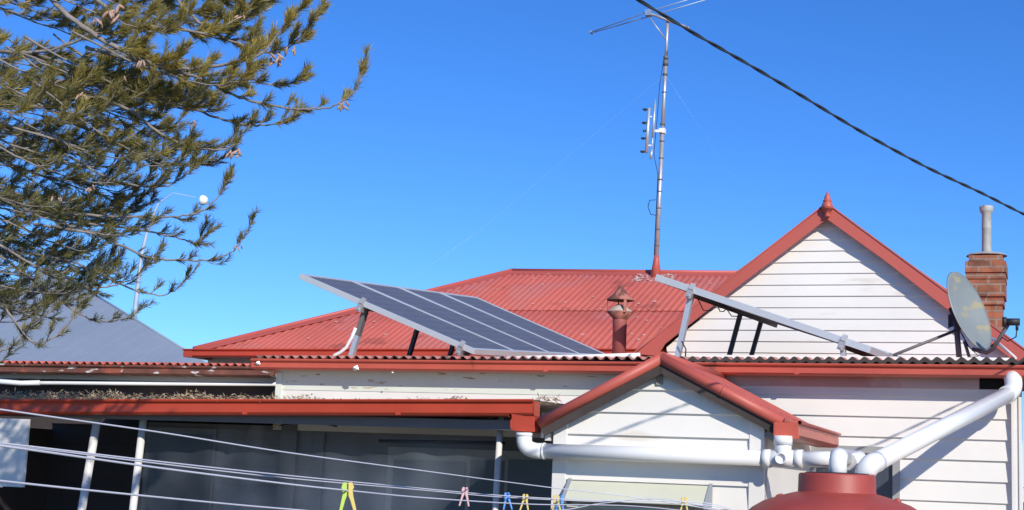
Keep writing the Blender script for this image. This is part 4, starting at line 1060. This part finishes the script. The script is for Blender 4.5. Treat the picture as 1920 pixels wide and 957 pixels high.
def branch(ctrl, r0, tint=.4, sub=.085, tw=.15, lab=None, start=.2, dens=950, tipneed=.22, sides=True):
    P = cr_spline([Q(*c) for c in ctrl], 7)
    # small natural wobble
    P = [p + Vector((rt.uniform(-.004, .004), rt.uniform(-.01, .01), rt.uniform(-.004, .004))) for p in P]
    n = len(P) - 1; m = MB(); m.tube(P, [max(.0022, r0 * (1 - .82 * i / n)) for i in range(n + 1)], 7); m.build('branch', M_bark, tree)
    cum = [0]
    for i in range(n): cum.append(cum[-1] + (P[i + 1] - P[i]).length)
    tot = cum[-1]; s = tot * start; sg = 1
    while sides and s < tot * .97:
        i = max(j for j in range(n) if cum[j] <= s); p = P[i].lerp(P[i + 1], (s - cum[i]) / max(1e-6, cum[i + 1] - cum[i])); d = (P[i + 1] - P[i]).normalized()
        up = rt.uniform(.1, .9) if sg > 0 else rt.uniform(-.55, .15); fd = rt.uniform(-.8, .8)
        dirv = d * 1.0 + UP * up + Vector((0, 1, 0)) * fd
        L_ = tw * rt.uniform(.6, 1.35) * (1 - .35 * s / tot)
        tt = tint + rt.uniform(-.15, .15)
        tp = twig(p, dirv, L_, .0032, tt, dens)
        for _k in range(2):
            k = rt.choice((1, 2, 3)); twig(tp[k], (tp[k + 1] - tp[k]).normalized() + UP * rt.uniform(-.5, .8) + Vector((0, rt.uniform(-.6, .6), 0)), L_ * .6, .0022, tt, dens)
        s += sub * rt.uniform(.5, 1.4); sg = -sg
    for i in range(n):
        if cum[i] > tot - tipneed: needles(P[i], P[i + 1], dens * .9, tint)
    return P
# branches read from where they stand against the sky: (x, y, distance)
B = branch
B([(-200, 60, 7.3), (0, 95, 7.2), (110, 90, 7.1), (200, 40, 7.0), (260, -40, 7.0)], .012, .5)
B([(80, -20, 6.8), (140, 40, 6.8), (250, 105, 6.8), (330, 128, 6.8), (430, 120, 6.8), (490, 100, 6.8), (540, 40, 6.8), (600, -15, 6.8)], .014, .75, dens=1250)
B([(140, -30, 6.9), (240, 40, 6.9), (300, 50, 6.9), (360, 60, 6.9), (400, 62, 6.9), (450, 30, 6.9), (500, -20, 6.9)], .011, .65, dens=1200)
B([(300, -40, 7.0), (350, 20, 7.0), (400, 62, 7.0), (455, 85, 7.0), (500, 100, 7.0), (540, 90, 7.0), (580, 50, 7.0), (610, 5, 7.0)], .009, .7, dens=1250)
B([(60, 100, 7.2), (150, 130, 7.2), (250, 165, 7.2), (350, 200, 7.2), (420, 225, 7.2), (480, 236, 7.2), (530, 230, 7.2), (572, 205, 7.2)], .010, .45)
B([(160, 90, 6.9), (260, 115, 6.9), (380, 150, 6.9), (440, 180, 6.9), (500, 196, 6.9), (560, 205, 6.9), (620, 200, 6.9), (655, 180, 6.9), (678, 140, 6.9), (690, 92, 6.9)], .009, .45, start=.12, sub=.13, tipneed=.30, tw=.11)
B([(120, 160, 7.0), (230, 200, 7.0), (300, 250, 7.0), (360, 275, 7.0), (425, 279, 7.0), (450, 255, 7.0), (480, 225, 7.0)], .009, .4)
B([(-60, 180, 7.3), (60, 200, 7.3), (160, 195, 7.3), (260, 180, 7.3), (340, 160, 7.3), (420, 150, 7.3), (520, 160, 7.3), (575, 145, 7.3)], .010, .5)
B([(-100, 150, 7.1), (20, 185, 7.1), (120, 150, 7.1), (200, 130, 7.1), (260, 90, 7.1)], .010, .55)
B([(100, 210, 7.3), (200, 260, 7.3), (280, 300, 7.3), (350, 310, 7.3), (400, 305, 7.3), (432, 285, 7.3)], .007, .35)
B([(120, 290, 7.0), (220, 340, 7.0), (300, 350, 7.0), (340, 335, 7.0), (380, 300, 7.0)], .007, .35)
B([(100, 400, 7.0), (200, 405, 7.0), (290, 408, 7.0), (350, 404, 7.0), (395, 385, 7.0), (425, 345, 7.0), (436, 325, 7.0)], .007, .35, tipneed=.16, tw=.11, start=.1)
B([(60, 420, 7.0), (180, 440, 7.0), (270, 480, 7.0), (340, 488, 7.0), (400, 486, 7.0), (440, 468, 7.0), (465, 430, 7.0), (480, 392, 7.0)], .007, .3, tipneed=.2, tw=.09, start=.1, sub=.13)
twig(Q(388, 490, 7), Q(412, 512, 7) - Q(388, 490, 7), .12, .002, .35, lift=2.2, bare=.35)
B([(40, 470, 7.1), (160, 500, 7.1), (250, 545, 7.1), (310, 552, 7.1), (345, 530, 7.1), (372, 495, 7.1)], .006, .35, tw=.10, start=.1)
B([(0, 480, 7.1), (80, 540, 7.1), (150, 590, 7.1), (200, 605, 7.1), (250, 590, 7.1), (285, 565, 7.1)], .006, .3, tw=.09, start=.1)
B([(-80, 470, 6.8), (0, 560, 6.8), (60, 640, 6.8), (110, 625, 6.8), (170, 560, 6.8), (195, 525, 6.8)], .007, .55, tw=.12, start=.1)
B([(-100, 600, 6.8), (-20, 655, 6.8), (20, 650, 6.8), (60, 610, 6.8), (120, 570, 6.8), (180, 545, 6.8)], .006, .45, tw=.10, start=.1)
B([(-120, 640, 7.0), (-40, 690, 7.0), (10, 672, 7.0), (50, 640, 7.0)], .006, .3, tw=.09)
B([(-100, 330, 7.2), (20, 360, 7.2), (130, 410, 7.2), (250, 430, 7.2), (330, 445, 7.2), (370, 455, 7.2), (400, 415, 7.2)], .008, .3)
B([(-100, 430, 7.0), (0, 460, 7.0), (100, 520, 7.0), (190, 540, 7.0), (250, 520, 7.0), (300, 470, 7.0)], .008, .35)
# the dense inner mass
env = [(0, 610), (60, 590), (110, 560), (170, 530), (230, 500), (290, 440), (330, 410), (390, 370), (430, 330), (480, 400), (520, 360), (560, 400), (600, 330), (640, 250)]
def xmax(y):
    return 600 if y < 0 else 560 - .0 * y if y < 60 else 540 if y < 130 else 490 if y < 220 else 400 if y < 330 else 350 if y < 420 else 300 if y < 500 else 230 if y < 560 else 150
for i in range(118):
    y = rt.uniform(-260, 600); xe = rt.uniform(.2, 1.0) ** .8 * xmax(y) * .94
    if 290 < y < 360 and xe > 300: xe -= 80
    Y = rt.uniform(6.7, 8.0); x0 = xe - rt.uniform(260, 420); y0 = y - rt.uniform(40, 130)
    tint = (.6 if y < 150 else .42 if y < 300 else .28) + rt.uniform(-.2, .2)  # upper branches tinted brighter to paint in the sun
    sag = rt.uniform(15, 50)
    B([(x0, y0, Y), (x0 * .6 + xe * .4, y0 * .6 + y * .4 + sag, Y + .05), (x0 * .2 + xe * .8, y0 * .1 + y * .9 + sag * .9, Y), (xe, y - rt.uniform(0, 20), Y - .05)], rt.uniform(.003, .007), tint, sub=.085, tw=rt.uniform(.10, .17), start=.2, dens=820)
# clumps joining off-frame branch roots to the trunk
for i in range(12):
    z = 1.6 + i * .28; m = MB(); e = Q(rt.uniform(-60, -10), 640 - i * 68, rt.uniform(6.9, 7.4)); t = Vector((TX + .05, TY, min(4.9, e.z - .2)))
    m.tube(cr_spline([t, t.lerp(e, .5) + UP * .1, e], 6), [.035 - .0018 * k for k in range(13)], 8); m.build('branch', M_bark, tree)
TWIG.build('twigs', M_bark, tree)
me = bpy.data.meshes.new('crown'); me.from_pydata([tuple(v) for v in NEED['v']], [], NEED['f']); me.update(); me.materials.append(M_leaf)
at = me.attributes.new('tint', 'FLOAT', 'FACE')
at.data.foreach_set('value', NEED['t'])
oc = bpy.data.objects.new('crown', me); col.objects.link(oc); oc.parent = tree; oc.matrix_parent_inverse = Matrix.Translation(-tree.location)
print('needles', len(NEED['f']))
# clusters of dry pods
for (x, y, Y, n, s) in ((643, 196, 6.88, 7, 1.0), (518, 108, 6.8, 9, 1.2), (545, 92, 6.8, 3, 1.2), (440, 285, 6.95, 8, 1.1), (215, 22, 6.7, 9, 1.5), (268, 118, 6.7, 5, 1.0), (182, 42, 6.7, 4, 1.0), (462, 150, 6.8, 5, 1.1), (152, 180, 6.75, 4, .9), (228, 148, 6.75, 3, .8), (105, 375, 6.8, 4, 1.1), (448, 462, 6.98, 4, .7), (175, 348, 6.8, 3, 1.0), (455, 30, 6.8, 3, .9), (360, 232, 6.9, 3, .8)):
    m = MB(); c = Q(x, y, Y)
    for _ in range(n):
        d = Vector((rt.uniform(-.6, .6), rt.uniform(-.5, .5), rt.uniform(-1, -.2))).normalized(); st = c + Vector((rt.uniform(-.02, .02), rt.uniform(-.02, .02), rt.uniform(-.01, .02))) * s; L_ = rt.uniform(.028, .045) * s
        m.tube([st, st + d * L_ * .3, st + d * L_ * .65, st + d * L_], [.0015 * s, .005 * s, .0055 * s, .001 * s], 6)
    m.build('seed_pod', M_pod, tree)

# hedge beyond the right corner of the house
hr = thing('shrub', 'dark green shrub just visible past the right house corner', 'shrub', W(.9, 6, GZ))
m = MB(); rs = random.Random(9)
for _ in range(5200):
    c = W(.55 + rs.gauss(0, .55), 6 + rs.gauss(0, .6), GZ + abs(rs.gauss(0, 1)) * .85 + .1)
    if c.z > 1.9: continue
    d = Vector((rs.uniform(-1, 1), rs.uniform(-1, 1), rs.uniform(-1, 1))).normalized(); s = d.cross(Vector((rs.uniform(-1, 1), rs.uniform(-1, 1), rs.uniform(-1, 1)))).normalized()
    m.add([c, c + d * .03 + s * .018, c + d * .07, c + d * .03 - s * .018], [(0, 1, 2, 3)])
m.build('crown', mat('shrub_leaf', (.05, .08, .03), .6, vary=.5, scale=6), hr)
m = MB(); m.tube([W(.9, 6, GZ), W(.8, 6, .4), W(.7, 6, 1.0)], [.05, .04, .02], 8); m.build('trunk', M_bark, hr)
